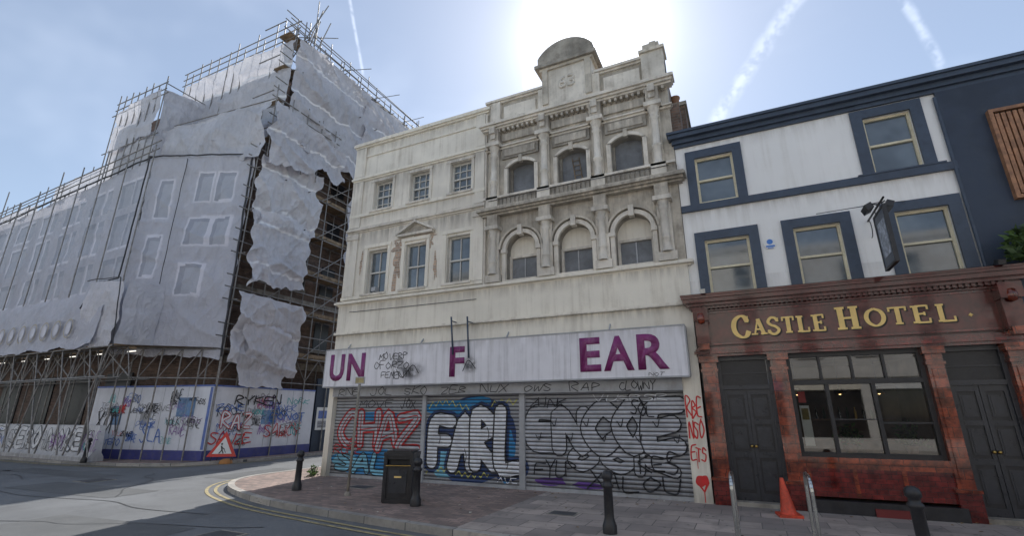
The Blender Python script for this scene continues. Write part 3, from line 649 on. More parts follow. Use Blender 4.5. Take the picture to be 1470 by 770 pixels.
mb.tube((-6.45,YS-.06,3.85),(-6.45,D,3.85),.015,navy); mb.tube((-5.97,YS-.06,3.8),(-5.97,D,3.8),.015,navy)
mb.build('flag_brackets',sg)
mb=MB(); mb.box(-9.4,-9.25,D-.14,D,5.0,5.12,metalgrey); mb.path([(-10.55,D-.02,4.5),(-10.0,D-.13,4.45),(-8,D-.13,4.43),(-5.9,D-.13,4.42)],.008,blackm,5)
mb.tube((-5.72,D-.06,4.8),(-5.72,D-.06,9.9),.035,stonelt,8)
mb.path([(-5.5,D-.3,7.0),(-3,D-.33,7.02),(-.9,D-.3,6.99)],.009,blackm,5)
mb.build('pipes_and_cables',shop)
ch=MB(); ch.box(-.9,-.45,11.3,12.6,7.5,9.15,brickdk); ch.box(-.95,-.4,11.25,12.65,9.15,9.25,darkstone)
for yy in (11.5,11.95,12.4): ch.rev(-.68,yy,9.25,[(.11,0),(.1,.25),(.13,.27),(.13,.31),(.09,.33)],potm,12)
ch.box(-.76,-.55,D+.1,11.3,7.9,8.8,brickdk)
ch.build('chimney_stack',shop)

# ================================================================== PUB
pub=empty('pub_building'); X0,X1=-.75,4.02
mb=MB()
up=[(-.36,.42,6.06,7.16),(2.83,3.6,6.06,7.28)]
lo=[(-.36,.50,3.96,5.18),(1.30,2.10,3.96,5.18),(2.96,3.76,3.96,5.22)]
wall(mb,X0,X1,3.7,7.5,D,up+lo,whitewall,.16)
mb.box(X0+.003,9.5,D+.3,22,2.75,7.45,brickdk); mb.box(X0+.003,9.5,D+3.2,22,0,2.75,brickdk)
mb.face([(X0,D,7.5),(X1,D,7.5),(X1,D+.3,7.5),(X0,D+.3,7.5)],navy)
mb.box(X0,X1,D+.17,D+.3,2.75,7.45,blackm)
mb.face([(X0,D+.1,7.85),(9.5,D+.1,7.85),(9.5,15,9.3),(X0,15,9.3)],slateroof)
mb.build('walls',pub)
mb=MB()
for (a,b,c,d) in up+lo:
    w=.19
    mb.box(a-w,a,D-.045,D+.01,c-.03,d+w,navy); mb.box(b,b+w,D-.045,D+.01,c-.03,d+w,navy)
    mb.box(a,b,D-.043,D+.01,d,d+w,navy)
mb.box(X0,X1+.02,D-.07,D+.01,5.88,6.03,navy)
mb.box(2.55,3.9,D-.085,D+.01,6.03,6.06,navy)
mould(mb,X0+.02,9.5,D,7.5,[(.08,.06),(.10,.12),(.10,.22),(.06,.26)],navy)
mb.build('navy_trim',pub)
mb=MB()
for (a,b,c,d) in up: sash(mb,a,b,c,d,D+.06,framecream,glass,True,0,0,.045)
for (a,b,c,d) in lo: sash(mb,a,b,c,d,D+.06,framecream,glass,True,0,0,.05)
mb.build('sash_windows',pub)
nb=empty('dark_painted_building'); mb=MB()
mb.box(X1,9.5,D-.06,D+.3,0,7.5,blackwall)
mb.box(X1+.02,9.5,D-.13,D-.06,3.9,4.0,blackwall)
mb.build('walls',nb)
mb=MB(); mb.box(4.68,7.5,D-.09,D-.06,5.15,6.8,blackm)
for i in range(36): mb.box(4.70+i*.078,4.755+i*.078,D-.16,D-.095,5.2,6.76,slatwood)
mb.box(4.62,7.5,D-.17,D-.06,6.8,6.86,slatwood); mb.box(4.62,7.5,D-.17,D-.06,5.12,5.18,slatwood); mb.box(4.62,4.68,D-.17,D-.06,5.18,6.8,slatwood)
mb.build('timber_screen',nb)
mb=MB(); YP=D-.02
mb.box(-.74,4.3,YP,D+.16,2.75,3.9,fasciam)
mb.box(-.66,4.2,YP-.05,YP+.01,2.92,3.62,fasciam)
for z0,z1 in ((2.93,2.96),(3.57,3.60)): mb.box(-.44,3.95,YP-.075,YP-.045,z0,z1,tilered)
mould(mb,-.72,4.22,YP,2.70,[(.05,.08),(.06,.14),(.04,.10),(.03,.07)],tilered)
mould(mb,-.72,4.22,YP,3.62,[(.04,.10),(.05,.16),(.06,.24),(.08,.32),(.05,.36),(.03,.38)],fasciam)
for k in range(58):
    xx=-.68+k*.0845; mb.box(xx-.022,xx+.022,YP-.2,YP,3.66,3.71,fasciam)
mb.face([(-.95,YP-.385,3.934),(4.45,YP-.385,3.934),(4.45,YP+.02,3.97),(-.95,YP+.02,3.97)],leadm)
PIL=[(-.70,-.42),(.52,.79),(2.86,3.09),(3.93,4.22)]
for i,(a,b) in enumerate(PIL):
    mb.box(a,b,YP-.10,D+.1,.42,2.58,tile)
    mb.box(a-.03,b+.03,YP-.14,D+.1,0.0,.42,tilered); mb.box(a-.05,b+.05,YP-.16,D+.1,.42,.47,tile)
    mb.box(a-.02,b+.02,YP-.13,D+.1,2.40,2.45,tile); mb.box(a-.04,b+.04,YP-.16,D+.1,2.58,2.70,tile)
    mb.box(a+.05,b-.05,YP-.125,YP-.09,.55,2.34,tile)
for a,b in ((-.72,-.48),(3.98,4.24)):
    mb.box(a,b,YP-.24,YP,2.9,3.62,fasciam); mb.box(a-.02,b+.02,YP-.32,YP,3.4,3.66,fasciam); mb.box(a+.02,b-.02,YP-.28,YP,2.82,2.95,tile)
    mb.rev((a+b)/2,YP-.29,3.44,[(.0,-.1),(.06,-.08),(.08,0),(.06,.1),(0,.12)],tile,10)
mb.box(.79,2.86,YP-.06,D+.1,.24,.80,tilered)
mb.box(.79,2.86,YP-.13,D+.1,.80,.88,tile); mb.box(.79,2.86,YP-.09,D+.1,.70,.80,tile)
for k in range(3): mb.box(.79+k*.68+.04,.79+k*.68+.10,YP-.075,D,.26,.70,tile)
mb.box(.74,2.9,YP-.20,D+.1,0,.2,blackm)
mb.box(1.7,2.3,YP-.24,YP-.18,.0,.12,M('cellar_red',(.16,.02,.02),.5))
mb.build('glazed_tile_front',pub)
mb=MB()
yw=YP+.05
mb.face([(.79,yw+.05,.88),(2.86,yw+.05,.88),(2.86,yw+.05,2.7),(.79,yw+.05,2.7)],cg)
mb.box(.79,.86,yw-.02,yw+.09,.88,2.7,blackm); mb.box(2.79,2.86,yw-.02,yw+.09,.88,2.7,blackm)
mb.box(.86,2.79,yw-.018,yw+.088,.88,.95,blackm); mb.box(.86,2.79,yw-.018,yw+.088,2.62,2.7,blackm); mb.box(.86,2.79,yw-.03,yw+.08,2.12,2.20,blackm)
for x in (1.38,2.08): mb.box(x-.03,x+.03,yw-.014,yw+.08,.95,2.12,blackm)
for x in (1.33,1.82,2.30): mb.box(x-.02,x+.02,yw-.012,yw+.08,2.20,2.62,blackm)
mb.box(2.11,2.79,yw-.01,yw+.08,1.44,1.47,blackm); mb.box(1.41,2.05,yw-.01,yw+.08,1.5,1.52,blackm)
mb.box(.90,1.05,yw+.055,yw+.06,1.05,1.75,whitepaint); mb.box(.92,1.03,yw+.05,yw+.054,1.5,1.7,yellow); mb.box(.90,1.02,yw+.056,yw+.06,1.8,2.0,redpaint)
mb.build('bar_window',pub)
mb=MB()
mb.box(.3,3.05,D+3.0,D+3.1,0,2.75,wallint); mb.box(.28,.34,D+.17,D+3.0,0,2.75,wallint); mb.box(3.05,3.1,D+.17,D+3.0,0,2.75,wallint); mb.box(.3,3.05,D+.17,D+3.0,2.68,2.74,wallint); mb.box(.3,3.05,D+.17,D+3.0,0,.05,woodint)
mb.box(.6,2.8,D+2.0,D+2.5,.05,1.05,woodint); mb.box(.5,2.9,D+1.9,D+2.6,1.05,1.1,woodint)
for k in range(14): mb.rev(.7+k*.15,D+2.85,1.5,[(.03,0),(.03,.15),(.012,.2),(.012,.25)],[leafdk,brass,glassdk][k%3],8)
mb.box(.6,2.9,D+2.8,D+2.98,1.46,1.5,woodint)
for x in (1.2,2.0,2.65):
    mb.tube((x,D+.9,.05),(x,D+.9,.72),.03,blackm,8); mb.rev(x,D+.9,.72,[(.0,0),(.26,0),(.26,.03),(0,.03)],woodint,18)
for x in (1.0,1.75,2.4): mb.tube((x,D+1.3,2.68),(x,D+1.3,2.1),.006,blackm,5); mb.rev(x,D+1.3,1.98,[(.10,0),(.06,.1),(.02,.13)],brass,14); mb.rev(x,D+1.3,1.97,[(0,0),(.04,.02),(.03,.06),(0,.08)],warmlamp,8)
mb.build('bar_interior',pub)
def leaves(mb,cx,cy,cz,rx,ry,rz,n,size,seed):
    r=random.Random(seed)
    for i in range(n):
        d=Vector((r.gauss(0,1),r.gauss(0,1),abs(r.gauss(0,1)))).normalized()*r.random()**.5
        c=Vector((cx+d.x*rx,cy+d.y*ry,cz+d.z*rz)); a=Vector((r.uniform(-1,1),r.uniform(-1,1),r.uniform(-.3,1))).normalized()*size*r.uniform(.5,1.3)
        b=a.cross(Vector((r.uniform(-1,1),r.uniform(-1,1),r.uniform(-1,1)))).normalized()*size*.22
        mb.face([c,c+a*.5+b,c+a,c+a*.5-b],leafm if r.random()<.6 else leafdk)
mb=MB()
for i,x in enumerate((1.62,2.5)):
    mb.rev(x,D+.32,.9,[(.07,0),(.1,.16),(.11,.17)],potm,12); leaves(mb,x,D+.32,1.08,.2,.12,.38,130,.13,i+40)
mb.build('window_plants',pub)
def door(mb,a,b):
    y=YP+.1
    mb.box(a,a+.06,y-.04,y+.08,.02,2.68,doorm); mb.box(b-.06,b,y-.04,y+.08,.02,2.68,doorm)
    mb.box(a+.06,b-.06,y-.038,y+.08,2.06,2.14,doorm); mb.box(a+.06,b-.06,y-.036,y+.08,2.62,2.70,doorm)
    mb.face([(a+.06,y+.03,2.14),(b-.06,y+.03,2.14),(b-.06,y+.03,2.62),(a+.06,y+.03,2.62)],glass)
    mb.box(a+.06,b-.06,y+.0,y+.06,2.36,2.38,doorm)
    m_=(a+b)/2
    for s,(p,q) in enumerate(((a+.06,m_-.005),(m_+.005,b-.06))):
        mb.box(p,q,y+.03,y+.08,.03,2.06,doorm)
        st=.055
        mb.box(p,p+st,y,y+.031,.03,2.06,doorm); mb.box(q-st,q,y,y+.031,.03,2.06,doorm)
        for z0,z1 in ((.03,.2),(.82,.92),(1.42,1.5),(1.96,2.06)): mb.box(p+st,q-st,y+.002,y+.031,z0,z1,doorm)
        for z0,z1 in ((.26,.76),(.97,1.37),(1.56,1.9)): mb.box(p+st+.03,q-st-.03,y+.012,y+.031,z0,z1,doorm); mb.box(p+st+.055,q-st-.055,y+.004,y+.013,z0+.03,z1-.03,doorm)
        kx=q-.03 if s==0 else p+.03
        mb.rev(kx,y-.03,1.02,[(0,-.03),(.025,-.015),(.03,0),(.025,.015),(0,.03)],brass,10)
    mb.box(a-.02,b+.02,YP-.12,D+.1,-.0,.07,darkstone)
mb=MB(); door(mb,-.42,.52); mb.build('entrance_door',pub)
mb=MB(); door(mb,3.09,3.93); mb.build('entrance_door_right',pub)
mb=MB(); mb.box(-.74,.45,D+.1,D+.17,0,2.75,blackm); mb.box(2.95,4.2,D+.1,D+.17,0,2.75,blackm); mb.build('shopfront_backing',pub)
YL=YP-.052
mb=MB(); P=Plane((0,YL,0),(1,0,0),mb)
def word(w,x0,x1,zb,big,small):
    ws=[1.35]+[1 for c in w[1:]]; tot=sum(ws); x=x0
    for i,(c,wt) in enumerate(zip(w,ws)):
        dx=(x1-x0)*wt/tot; h=big if i==0 else small; z=zb+(big-h)*.3
        ww=dx*(.70 if c in 'LE' else .76)
        P.serif(c,x+.016,z-.016,ww,h,goldsh,.002,.025)
        P.serif(c,x,z,ww,h,gold,.008,.008)
        x+=dx
word('CASTLE',-.02,1.60,3.05,.42,.31)
word('HOTEL',1.72,3.52,3.08,.42,.31)
mb.rev(3.62,YL,3.2,[(0,-.035),(.035,0),(0,.035)],gold,10)
mb.build('gold_lettering',pub)
def tuft(name,cx,cy,cz,rx,ry,rz,n,size,seed):
    r=random.Random(seed); mb=MB(); leaves(mb,cx,cy,cz,rx,ry,rz,n,size,seed)
    for i in range(10):
        mb.tube((cx,cy,cz),(cx+r.uniform(-1,1)*rx*.7,cy+r.uniform(-1,1)*ry*.7,cz+rz*r.uniform(.4,.9)),.006,leafdk,4)
    return mb.build(name)
tuft('fern_plant',4.62,D-.42,3.98,.5,.28,.6,1000,.16,3)
tuft('weed_plant',-10.75,10.3,0,.18,.12,.3,120,.1,5)
mb=MB()
for x in (-.5,4.05): mb.tube((x,YP-.1,3.98),(x,YP-.35,4.02),.012,blackm); mb.obox((x,YP-.4,3.98),(.05,0,0),(0,.07,.02),(0,-.01,.04),framewhite if x<0 else blackm)
mb.tube((X1-.02,D-.05,3.95),(X1-.02,D-.05,7.4),.03,navy,8)
mb.build('ledge_lights',pub)
mb=MB()
def disc(r,y,m,cx,cz): mb.face([(cx+r*math.cos(t*math.pi/12),y,cz+r*math.sin(t*math.pi/12)) for t in range(24)],m)
mb.tube((.86,D,4.92),(.86,D-.02,4.92),.115,whitepaint,24); disc(.115,D-.02,whitepaint,.86,4.92); disc(.055,D-.0235,plaqueb,.86,4.96); mb.box(.78,.94,D-.0245,D-.0205,4.85,4.885,plaqueb); mb.box(.81,.91,D-.0245,D-.0205,4.82,4.84,plaqueb)
mb.build('wall_plaque')
hs=empty('hanging_pub_sign'); mb=MB(); xs=2.55
mb.tube((xs,D,5.12),(xs,9.35,5.12),.018,blackm,8); mb.tube((xs,D,5.45),(xs,9.6,5.13),.010,blackm,6)
mb.tube((1.75,D,5.42),(xs,9.7,5.14),.007,blackm,6); mb.tube((3.2,D,5.42),(xs,9.7,5.14),.007,blackm,6)
pts=[(xs,D-.02-.12*math.sin(t*.35),4.95+.17*math.cos(t*.35)) for t in range(12)]; mb.path(pts,.008,blackm,5)
mb.build('bracket',hs)
mb=MB(); mb.box(xs-.02,xs+.02,9.42,10.06,4.04,4.98,M('sign_board_paint',(.10,.12,.15),.4,.2,5,(.2,.2,.2),.4))
for y0,y1,z0,z1 in ((9.40,9.44,4.0,5.02),(10.04,10.08,4.0,5.02),(9.44,10.04,4.0,4.04),(9.44,10.04,4.98,5.02)): mb.box(xs-.03,xs+.03,y0,y1,z0,z1,blackm)
mb.box(xs-.024,xs+.024,9.52,9.96,4.2,4.82,M('sign_picture',(.42,.45,.50),.5,.5,9,(.12,.15,.2),.8))
for yy in (9.5,9.98): mb.tube((xs,yy,5.02),(xs,yy,5.12),.008,blackm)
mb.build('board',hs)
mb=MB()
for s in (-1,1):
    mb.tube((xs,9.75,5.14),(xs+s*.12,9.75,5.2),.012,blackm); mb.obox((xs+s*.15,9.77,5.10),(.05,0,-.025*s),(0,.15,0),(.02*s,0,.05),blackm)
mb.build('floodlights',hs)

# ================================================================== LEFT SCAFFOLDED BUILDING
LB=empty('scaffolded_building')
mb=MB()
mb.prism([(-70,11.3),(-22.7,11.3),(-19.0,12.8),(-19.0,26),(-70,26)],-.1,12.3,brickdk)
mb.prism([(-26,13.8),(-19.0,13.8),(-19.0,23),(-26,23)],12.3,18.7,brickdk)
mb.prism([(-28,11.9),(-24.8,11.9),(-24.8,20),(-28,20)],12.3,16.7,brickdk)
mb.prism([(-70,13.0),(-28,13.0),(-28,22),(-70,22)],12.3,13.6,slateroof)
for zz in (4.6,7.4,10.0,13.0,15.6):
    for yy in (13.4,15.3,17.2,19.1,21):
        if zz>12.3 and yy<13.8: continue
        mb.box(-19.02,-18.97,yy,yy+.9,zz,zz+1.5,blackm); mb.box(-19.05,-18.9,yy-.08,yy+.98,zz-.12,zz,darkstone)
mb.box(-19.1,-18.85,12.8,26,6.7,6.9,darkstone); mb.box(-19.1,-18.85,12.8,26,3.6,3.9,darkstone); mb.box(-19.1,-18.7,12.8,26,12.0,12.3,darkstone)
for x in range(-60,-22,3): mb.box(x,x+1.8,11.25,11.31,.5,3.2,blackm)
mb.build('brick_structure',LB)
def sheet(name,P0,P1,zt0,zt1,zb0,zb1,seed,amp,m,res=.14,rag=0,rage=0,windows=(),ledger=1.95,tilt=0,ragt=0,straps=False):
    P0=Vector((P0[0],P0[1],0));P1=Vector((P1[0],P1[1],0)); L=(P1-P0).length; d=(P1-P0)/L; N=Vector((d.y,-d.x,0))
    H=max(zt0-zb0,zt1-zb1); nu=max(2,int(L/res)); nv=max(2,int(H/res)); mb=MB()
    V=[]
    for j in range(nv+1):
        for i in range(nu+1):
            u=i/nu; v=j/nv; zt=zt0+(zt1-zt0)*u; zb=zb0+(zb1-zb0)*u
            z=zb+(zt-zb)*v; x=u*L
            e=noise.noise(Vector((seed*3.3,z*1.3,5)))
            z0_=z
            z+=rag*noise.noise(Vector((x*.9+seed*7,seed,1)))*(1-v)*1.6+ rag*.4*noise.noise(Vector((x*4+seed*7,seed,1)))*(1-v)
            z+=ragt*noise.noise(Vector((x*.8+seed*5,seed,8)))*v*1.6
            x+=rage*e*1.4*(u**3) - rage*noise.noise(Vector((seed*1.7,z*1.1,9)))*((1-u)**3)
            ph=(z0_/ledger+.37*seed)%1.0
            billow=math.sin(math.pi*ph)**.7*(.55+.6*noise.noise(Vector((x*.35+seed*3,seed,math.floor(z0_/ledger+.37*seed)*2.7))))
            low=.5*noise.noise(Vector((x*.45+seed*11,z*.35,seed*1.7)))
            rd=(1-abs(noise.noise(Vector((x*.35+z*.55+seed*5,z*.2-x*.2,seed)))))**10*.5
            rd2=(1-abs(noise.noise(Vector((x*1.3-z*.6+seed*9,z*.5,seed+4)))))**9*.30
            rd3=(1-abs(noise.noise(Vector((x*2.6+seed*2,z*.35,seed+8)))))**6*.18
            rd4=(1-abs(noise.noise(Vector((x*3.1+z*2.4+seed*2,z*2.0-x,seed+15)))))**8*.12
            dd=amp*(billow*.8+low+rd+rd2+rd3+rd4)+tilt*(1-v)
            V.append(P0+d*x+N*dd+Vector((0,0,z)))
    mb.v=[tuple(p) for p in V]
    base=mb.mi(m)
    for j in range(nv):
        for i in range(nu):
            u=(i+.5)/nu; v=(j+.5)/nv; x=u*L; z=(zb0+(zb1-zb0)*u)+((zt0+(zt1-zt0)*u)-(zb0+(zb1-zb0)*u))*v
            k=base
            for (a,b,c,dz) in windows:
                sl=(zt1-zt0)/L*(x-L)*((z-zb0)/H)
                zz=z-sl
                if a<x<b and c<zz<dz:
                    k=mb.mi(printdk) if (x<a+(b-a)*.28 or zz>dz-.16) else mb.mi(printmd)
                elif a-.1<x<b+.1 and c-.1<zz<dz+.1: k=mb.mi(printlt) if k==base else k
            if straps and k==base and ((z/ledger+.37*seed)%1.0)<.045: k=mb.mi(strapm)
            a0=j*(nu+1)+i; mb.f.append((a0,a0+1,a0+nu+2,a0+nu+1)); mb.m.append(k); mb.sm.append(True)
    return mb.build(name,LB)
wins=[]
x=0.6
while x<23:
    for z0,z1 in ((6.6,7.9),(8.5,10.0),(10.5,11.6)):
        wins.append((x,x+.8,z0,z1)); wins.append((x+1.05,x+1.45,z0,z1))
    x+=2.35
sheet('front_sheeting',(-46,10.3),(-22.35,10.3),11.0,12.4,6.0,6.0,1,.08,sheetprint,.13,.05,0,wins)
sheet('canopy_sheeting',(-46,9.8),(-21.9,9.8),6.2,6.3,4.05,4.05,2,.12,sheetprint,.16,.12,0,tilt=.25)
cw=[(.6,1.15,9.6,11.3),(.6,1.15,7.0,8.7),(2.3,2.9,10.3,11.6),(3.2,3.9,10.3,11.6),(2.2,3.1,8.3,9.5),(3.3,4.0,8.3,9.5),(2.3,3.2,6.2,7.4)]
sheet('chamfer_sheeting',(-22.3,10.3),(-18.0,12.0),12.4,12.4,3.9,3.6,3,.15,sheetprint,.08,.12,.06,cw)
sheet('bay_sheeting',(-23.3,9.75),(-20.9,9.75),6.7,6.5,4.0,4.0,4,.22,sheetlt,.1,.08,.1)
sheet('bay_return_sheeting',(-20.9,9.75),(-20.6,10.9),6.5,6.5,4.0,4.1,14,.12,sheetm,.1,.08,.1)
sheet('side_sheeting_upper',(-17.95,12.05),(-17.95,15.3),12.5,12.9,9.2,9.7,5,.34,sheetlt,.06,.35,.35,straps=True)
sheet('side_sheeting_mid',(-17.80,12.3),(-17.85,15.1),9.9,10.3,6.5,7.0,6,.36,sheetlt,.06,.55,.5,straps=True)
sheet('side_sheeting_low',(-17.85,12.0),(-17.85,15.2),6.3,6.2,3.5,3.1,7,.36,sheetlt,.06,.35,.35,straps=True)
sheet('side_sheeting_scrap',(-17.7,12.5),(-17.75,14.7),5.2,5.1,2.7,2.6,17,.26,sheetlt,.07,.4,.5)
sheet('drape_sheeting',(-17.6,12.1),(-17.6,16.4),15.1,14.5,12.1,13.0,8,.4,sheetm,.08,.6,.35,straps=True)
sheet('drape_front_sheeting',(-24.5,11.6),(-17.6,12.1),15.0,15.1,12.4,12.2,9,.35,sheetm,.1,.2,.1)
sheet('tier_sheeting',(-28.3,11.0),(-24.5,11.0),16.9,17.3,14.5,14.7,10,.2,sheetm,.1,.15,.1)
sheet('tier_low_sheeting',(-28.3,11.2),(-24.3,11.2),14.8,15.0,12.3,12.4,11,.25,sheetm,.1,.25,.1)
sheet('tier_return_sheeting',(-24.5,11.0),(-24.5,13.0),17.2,17.6,12.4,12.4,12,.2,sheetm,.1,.15,.1)
sheet('upper_front_sheeting',(-26.6,13.0),(-17.85,13.0),19.5,19.4,14.0,14.2,13,.24,sheetm,.1,.3,.02,straps=True)
sheet('upper_side_sheeting',(-17.8,12.95),(-17.8,18.0),19.4,19.5,13.6,13.6,15,.32,sheetm,.08,.5,.02,straps=True)
sheet('upper_side_rear_sheeting',(-17.85,17.7),(-17.85,23.2),19.3,19.4,13.2,13.0,16,.3,sheetm,.1,.4,.15,straps=True)
sheet('rear_side_sheeting',(-18.1,17.6),(-18.1,23),13.6,13.6,9.0,9.0,18,.3,sheetm,.13,.5,.4)
sheet('roof_left_sheeting',(-36,12.0),(-30,12.0),14.6,14.9,13.2,13.3,19,.15,sheetm,.13,.2,.2)
sheet('roof_left_sheeting_b',(-43,12.0),(-37.5,12.0),13.9,13.9,13.0,13.0,20,.15,sheetm,.13,.2,.2)
mb=MB(); P=Plane((0,9.5,0),(1,0,0),mb)
for i in range(14):
    cx=-23.9-i*.95
    P.ribbon([(cx+.3*math.cos(t*math.pi/6),4.85+.36*math.sin(t*math.pi/6)) for t in range(13)],.05,printgold,.0)
    P.blob(cx,4.85,.18,.24,printlt,.002,i,j=.05)
mb.build('printed_ornaments',LB)
mb=MB()
def rope(pts,r=.03,m=seamdk):
    q=[]
    for a,b in zip(pts,pts[1:]):
        a,b=Vector(a),Vector(b); n=max(2,int((b-a).length/.3))
        for k in range(n):
            t=k/n; p=a.lerp(b,t); q.append(p+Vector((noise.noise(p*1.7)*.06,-.02,noise.noise(p*2.3+Vector((5,0,0)))*.06)))
    q.append(Vector(pts[-1])); mb.path(q,r,m,5)
rope([(-22.32,10.1,12.45),(-22.32,10.05,6.9),(-23.4,9.9,6.75),(-23.4,9.5,5.6)]); rope([(-46,10.1,6.0),(-23.4,10.1,6.0)],.02)
rope([(-23.3,9.5,6.75),(-20.9,9.5,6.6),(-20.6,9.6,4.0)],.02)
rope([(-22.3,10.05,12.42),(-18,11.85,12.42)],.035); rope([(-18,11.85,12.4),(-17.85,11.9,3.7)],.04); rope([(-46,10.15,11.05),(-22.3,10.15,12.45)],.035)
rope([(-20.7,10.75,12.3),(-20.65,10.7,6.6)],.015)
mb.build('sheet_seams',LB)
mb=MB()
r=random.Random(11)
def pole(a,b,rr=.028): mb.tube(a,b,rr,galv,5)
for i in range(12):
    x=-44+i*2.0
    for y in (10.05,11.05):
        pole((x,y,-.05),(x+r.uniform(-.03,.03),y,12.2+r.uniform(.3,1.4)))
    pole((x,10.05,4.0),(x+2,10.05,2.9)); pole((x,10.05,2.9),(x+1,10.05,4.0))
    pole((x,9.55,0.2),(x+1.2,9.6,4.0)); pole((x+1.6,9.55,0.2),(x-.2,9.65,4.0))
for z in (2.9,4.0):
    for y in (9.6,10.05,11.05): pole((-46,y,z),(-20.6,y,z))
    pole((-20.6,10.4,z),(-18,12.0,z)); pole((-18,12,z),(-17.95,23,z))
for i in range(26):
    x=-46+i*1.0
    pole((x,10.05,2.9),(x+.5,10.05,4.0),.018); pole((x+.5,10.05,4.0),(x+1,10.05,2.9),.018)
for i in range(7):
    t=i/6; x=-22+4*t; y=10.0+2*t
    pole((x,y,-.05),(x,y,4.0))
    if i<6: pole((x,y,2.9),(x+.66,y+.33,4.0),.018)
for i in range(9):
    y=12.0+i*1.35; ht=20.2+r.uniform(-.2,.8) if y>12.8 else 13.4
    pole((-17.95,y,-.05),(-17.9,y,ht)); pole((-18.75,y,-.05),(-18.75,y,ht-r.uniform(0,.6)))
    if i<8: pole((-17.93,y,3.0),(-17.93,y+.67,4.0),.018); pole((-17.93,y+.67,4.0),(-17.93,y+1.35,3.0),.018)
for k in range(9):
    z=4.0+k*1.95
    y0=12.0 if z<12.5 else 12.6
    for dz in (0,.5,1.0):
        pole((-17.93,y0-.4,z+dz),(-17.93,23.3,z+dz+r.uniform(-.05,.05)))
    pole((-18.75,y0,z),(-18.75,23,z))
    mb.box(-18.75,-18.0,y0,23,z+.04,z+.085,timber); mb.box(-18.02,-17.98,y0+.8,23,z+.085,z+.24,timber)
    for i in range(4):
        y=13+i*2.7; pole((-17.9,y,z),(-17.9,y+2.4,z+1.95),.024)
    for i in range(9): pole((-17.6,12+i*1.35,z),(-19.0,12+i*1.35,z))
for z in (19.6,20.0,20.4):
    pole((-27,12.9,z),(-17.7,12.9,z+.05)); pole((-17.95,12.5,z),(-17.95,23.6,z+.15))
for i in range(13):
    x=-26.8+i*.73; pole((x,12.9,13),(x+r.uniform(-.15,.15),12.9,20.1+r.random()*.9))
for i in range(15):
    y=13+i*.72; pole((-17.95,y,18.8),(-17.95,y+r.uniform(-.12,.12),20.1+r.random()*1.0))
for i in range(6):
    pole((-18.1+r.uniform(-.5,.3),13.2+r.random(),18.5),(-17.7+r.uniform(-.6,.6),13.0+r.uniform(-.4,1.5),21.3+r.uniform(-.3,.9)))
for z in (17.2,17.6): pole((-28.7,10.9,z),(-24.2,10.9,z)); pole((-24.4,10.9,z),(-24.4,13.2,z))
for z in (14.6,16.9,12.4): pole((-28.9,10.9,z),(-24.0,10.9,z))
for i in range(8): pole((-28.5+i*.6,10.9,12.3),(-28.5+i*.6,10.9,17.5+r.random()*.7))
for z in (13.0,13.6,14.2): pole((-46,11.9,z-.3),(-29,11.9,z+.6))
for i in range(17): x=-45+i*1.0; pole((x,11.9,12.2),(x+r.uniform(-.1,.1),11.9,13.6+.05*i+r.random()*1.0))
for z in (12.9,13.3): pole((-46,10.2,z-1.3),(-22,10.2,z-.05))
for z in (15.1,15.5): pole((-25,11.6,z),(-17.6,12.3,z)); pole((-17.6,12.2,z),(-17.6,16.2,z))
for i in range(5): pole((-17.6,12.2+i*.9,12.4),(-17.6,12.2+i*.9,15.7+r.random()*.5))
mb.box(-46,-20.6,9.65,11.2,4.02,4.08,timber)
mb.face([(-20.6,9.7,4.05),(-18,11.9,4.05),(-18.9,12.9,4.05),(-22.6,11.2,4.05)],timber)
mb.box(-18.9,-18,11.9,23,3.98,4.03,timber)
mb.build('scaffolding',LB)
mb=MB()
for i in range(9):
    x=-38+i*2.1; mb.box(x,x+.5,10.4,10.44,3.88,3.91,lampm)
mb.build('walkway_lights',LB)
hd=empty('site_hoarding'); mb=MB()
a=Vector((-23.4,10.75,0)); b=Vector((-18.0,11.95,0)); c_=Vector((-18.0,16.8,0))
def panel(a,b,z0,z1,th,m,out=0):
    d=(b-a).normalized(); n=Vector((d.y,-d.x,0)); A=a+n*out;B=b+n*out
    mid=(A+B)/2; mb.obox((mid.x-n.x*th/2,mid.y-n.y*th/2,(z0+z1)/2),(B-A)/2,n*th/2,(0,0,(z1-z0)/2),m)
panel(a,b,.3,2.6,.08,hoard); panel(b,c_,.3,2.6,.08,hoard)
panel(a,b,-.11,.32,.05,hoardnavy,.03); panel(b,c_,-.11,.32,.05,hoardnavy,.03)
panel(a,b,2.6,2.66,.12,hoardblue,.02); panel(b,c_,2.6,2.66,.12,hoardblue,.02)
for k in range(1,5):
    p=a.lerp(b,k/5); d=(b-a).normalized(); n=Vector((d.y,-d.x,0)); mb.obox((p.x+n.x*.003,p.y+n.y*.003,1.45),d*.006,n*.004,(0,0,1.14),metalgrey)
for k in range(1,4):
    p=b.lerp(c_,k/4); mb.obox((p.x+.003,p.y,1.45),(0,.006,0),(.004,0,0),(0,0,1.14),metalgrey)
mb.build('panels',hd)
mb=MB()
P=Plane(a,b-a,mb); L1=(b-a).length
def rect(P,u0,u1,v0,v1,m,off=.004): mb.face([P.p(u0,v0,off),P.p(u1,v0,off),P.p(u1,v1,off),P.p(u0,v1,off)],m)
bl=M('poster_blue',(.14,.26,.45),.5,.3,3,(.5,.5,.55),.5)
rect(P,L1-1.5,L1-.7,1.5,2.2,bl); rect(P,L1-.14,L1-.02,.35,2.58,hoardblue); rect(P,1.0,1.5,1.2,1.9,bl); rect(P,2.4,2.8,1.2,1.7,M('poster_grey',(.4,.4,.42),.6,.3,5))
rnd=random.Random(21); words=['SNAKE','JOLER','TERO','AXES','NORK','PUSK','ZONE','OXER','MUTE','HYPE','KEOS','RAVE','YOLK','VENZ']
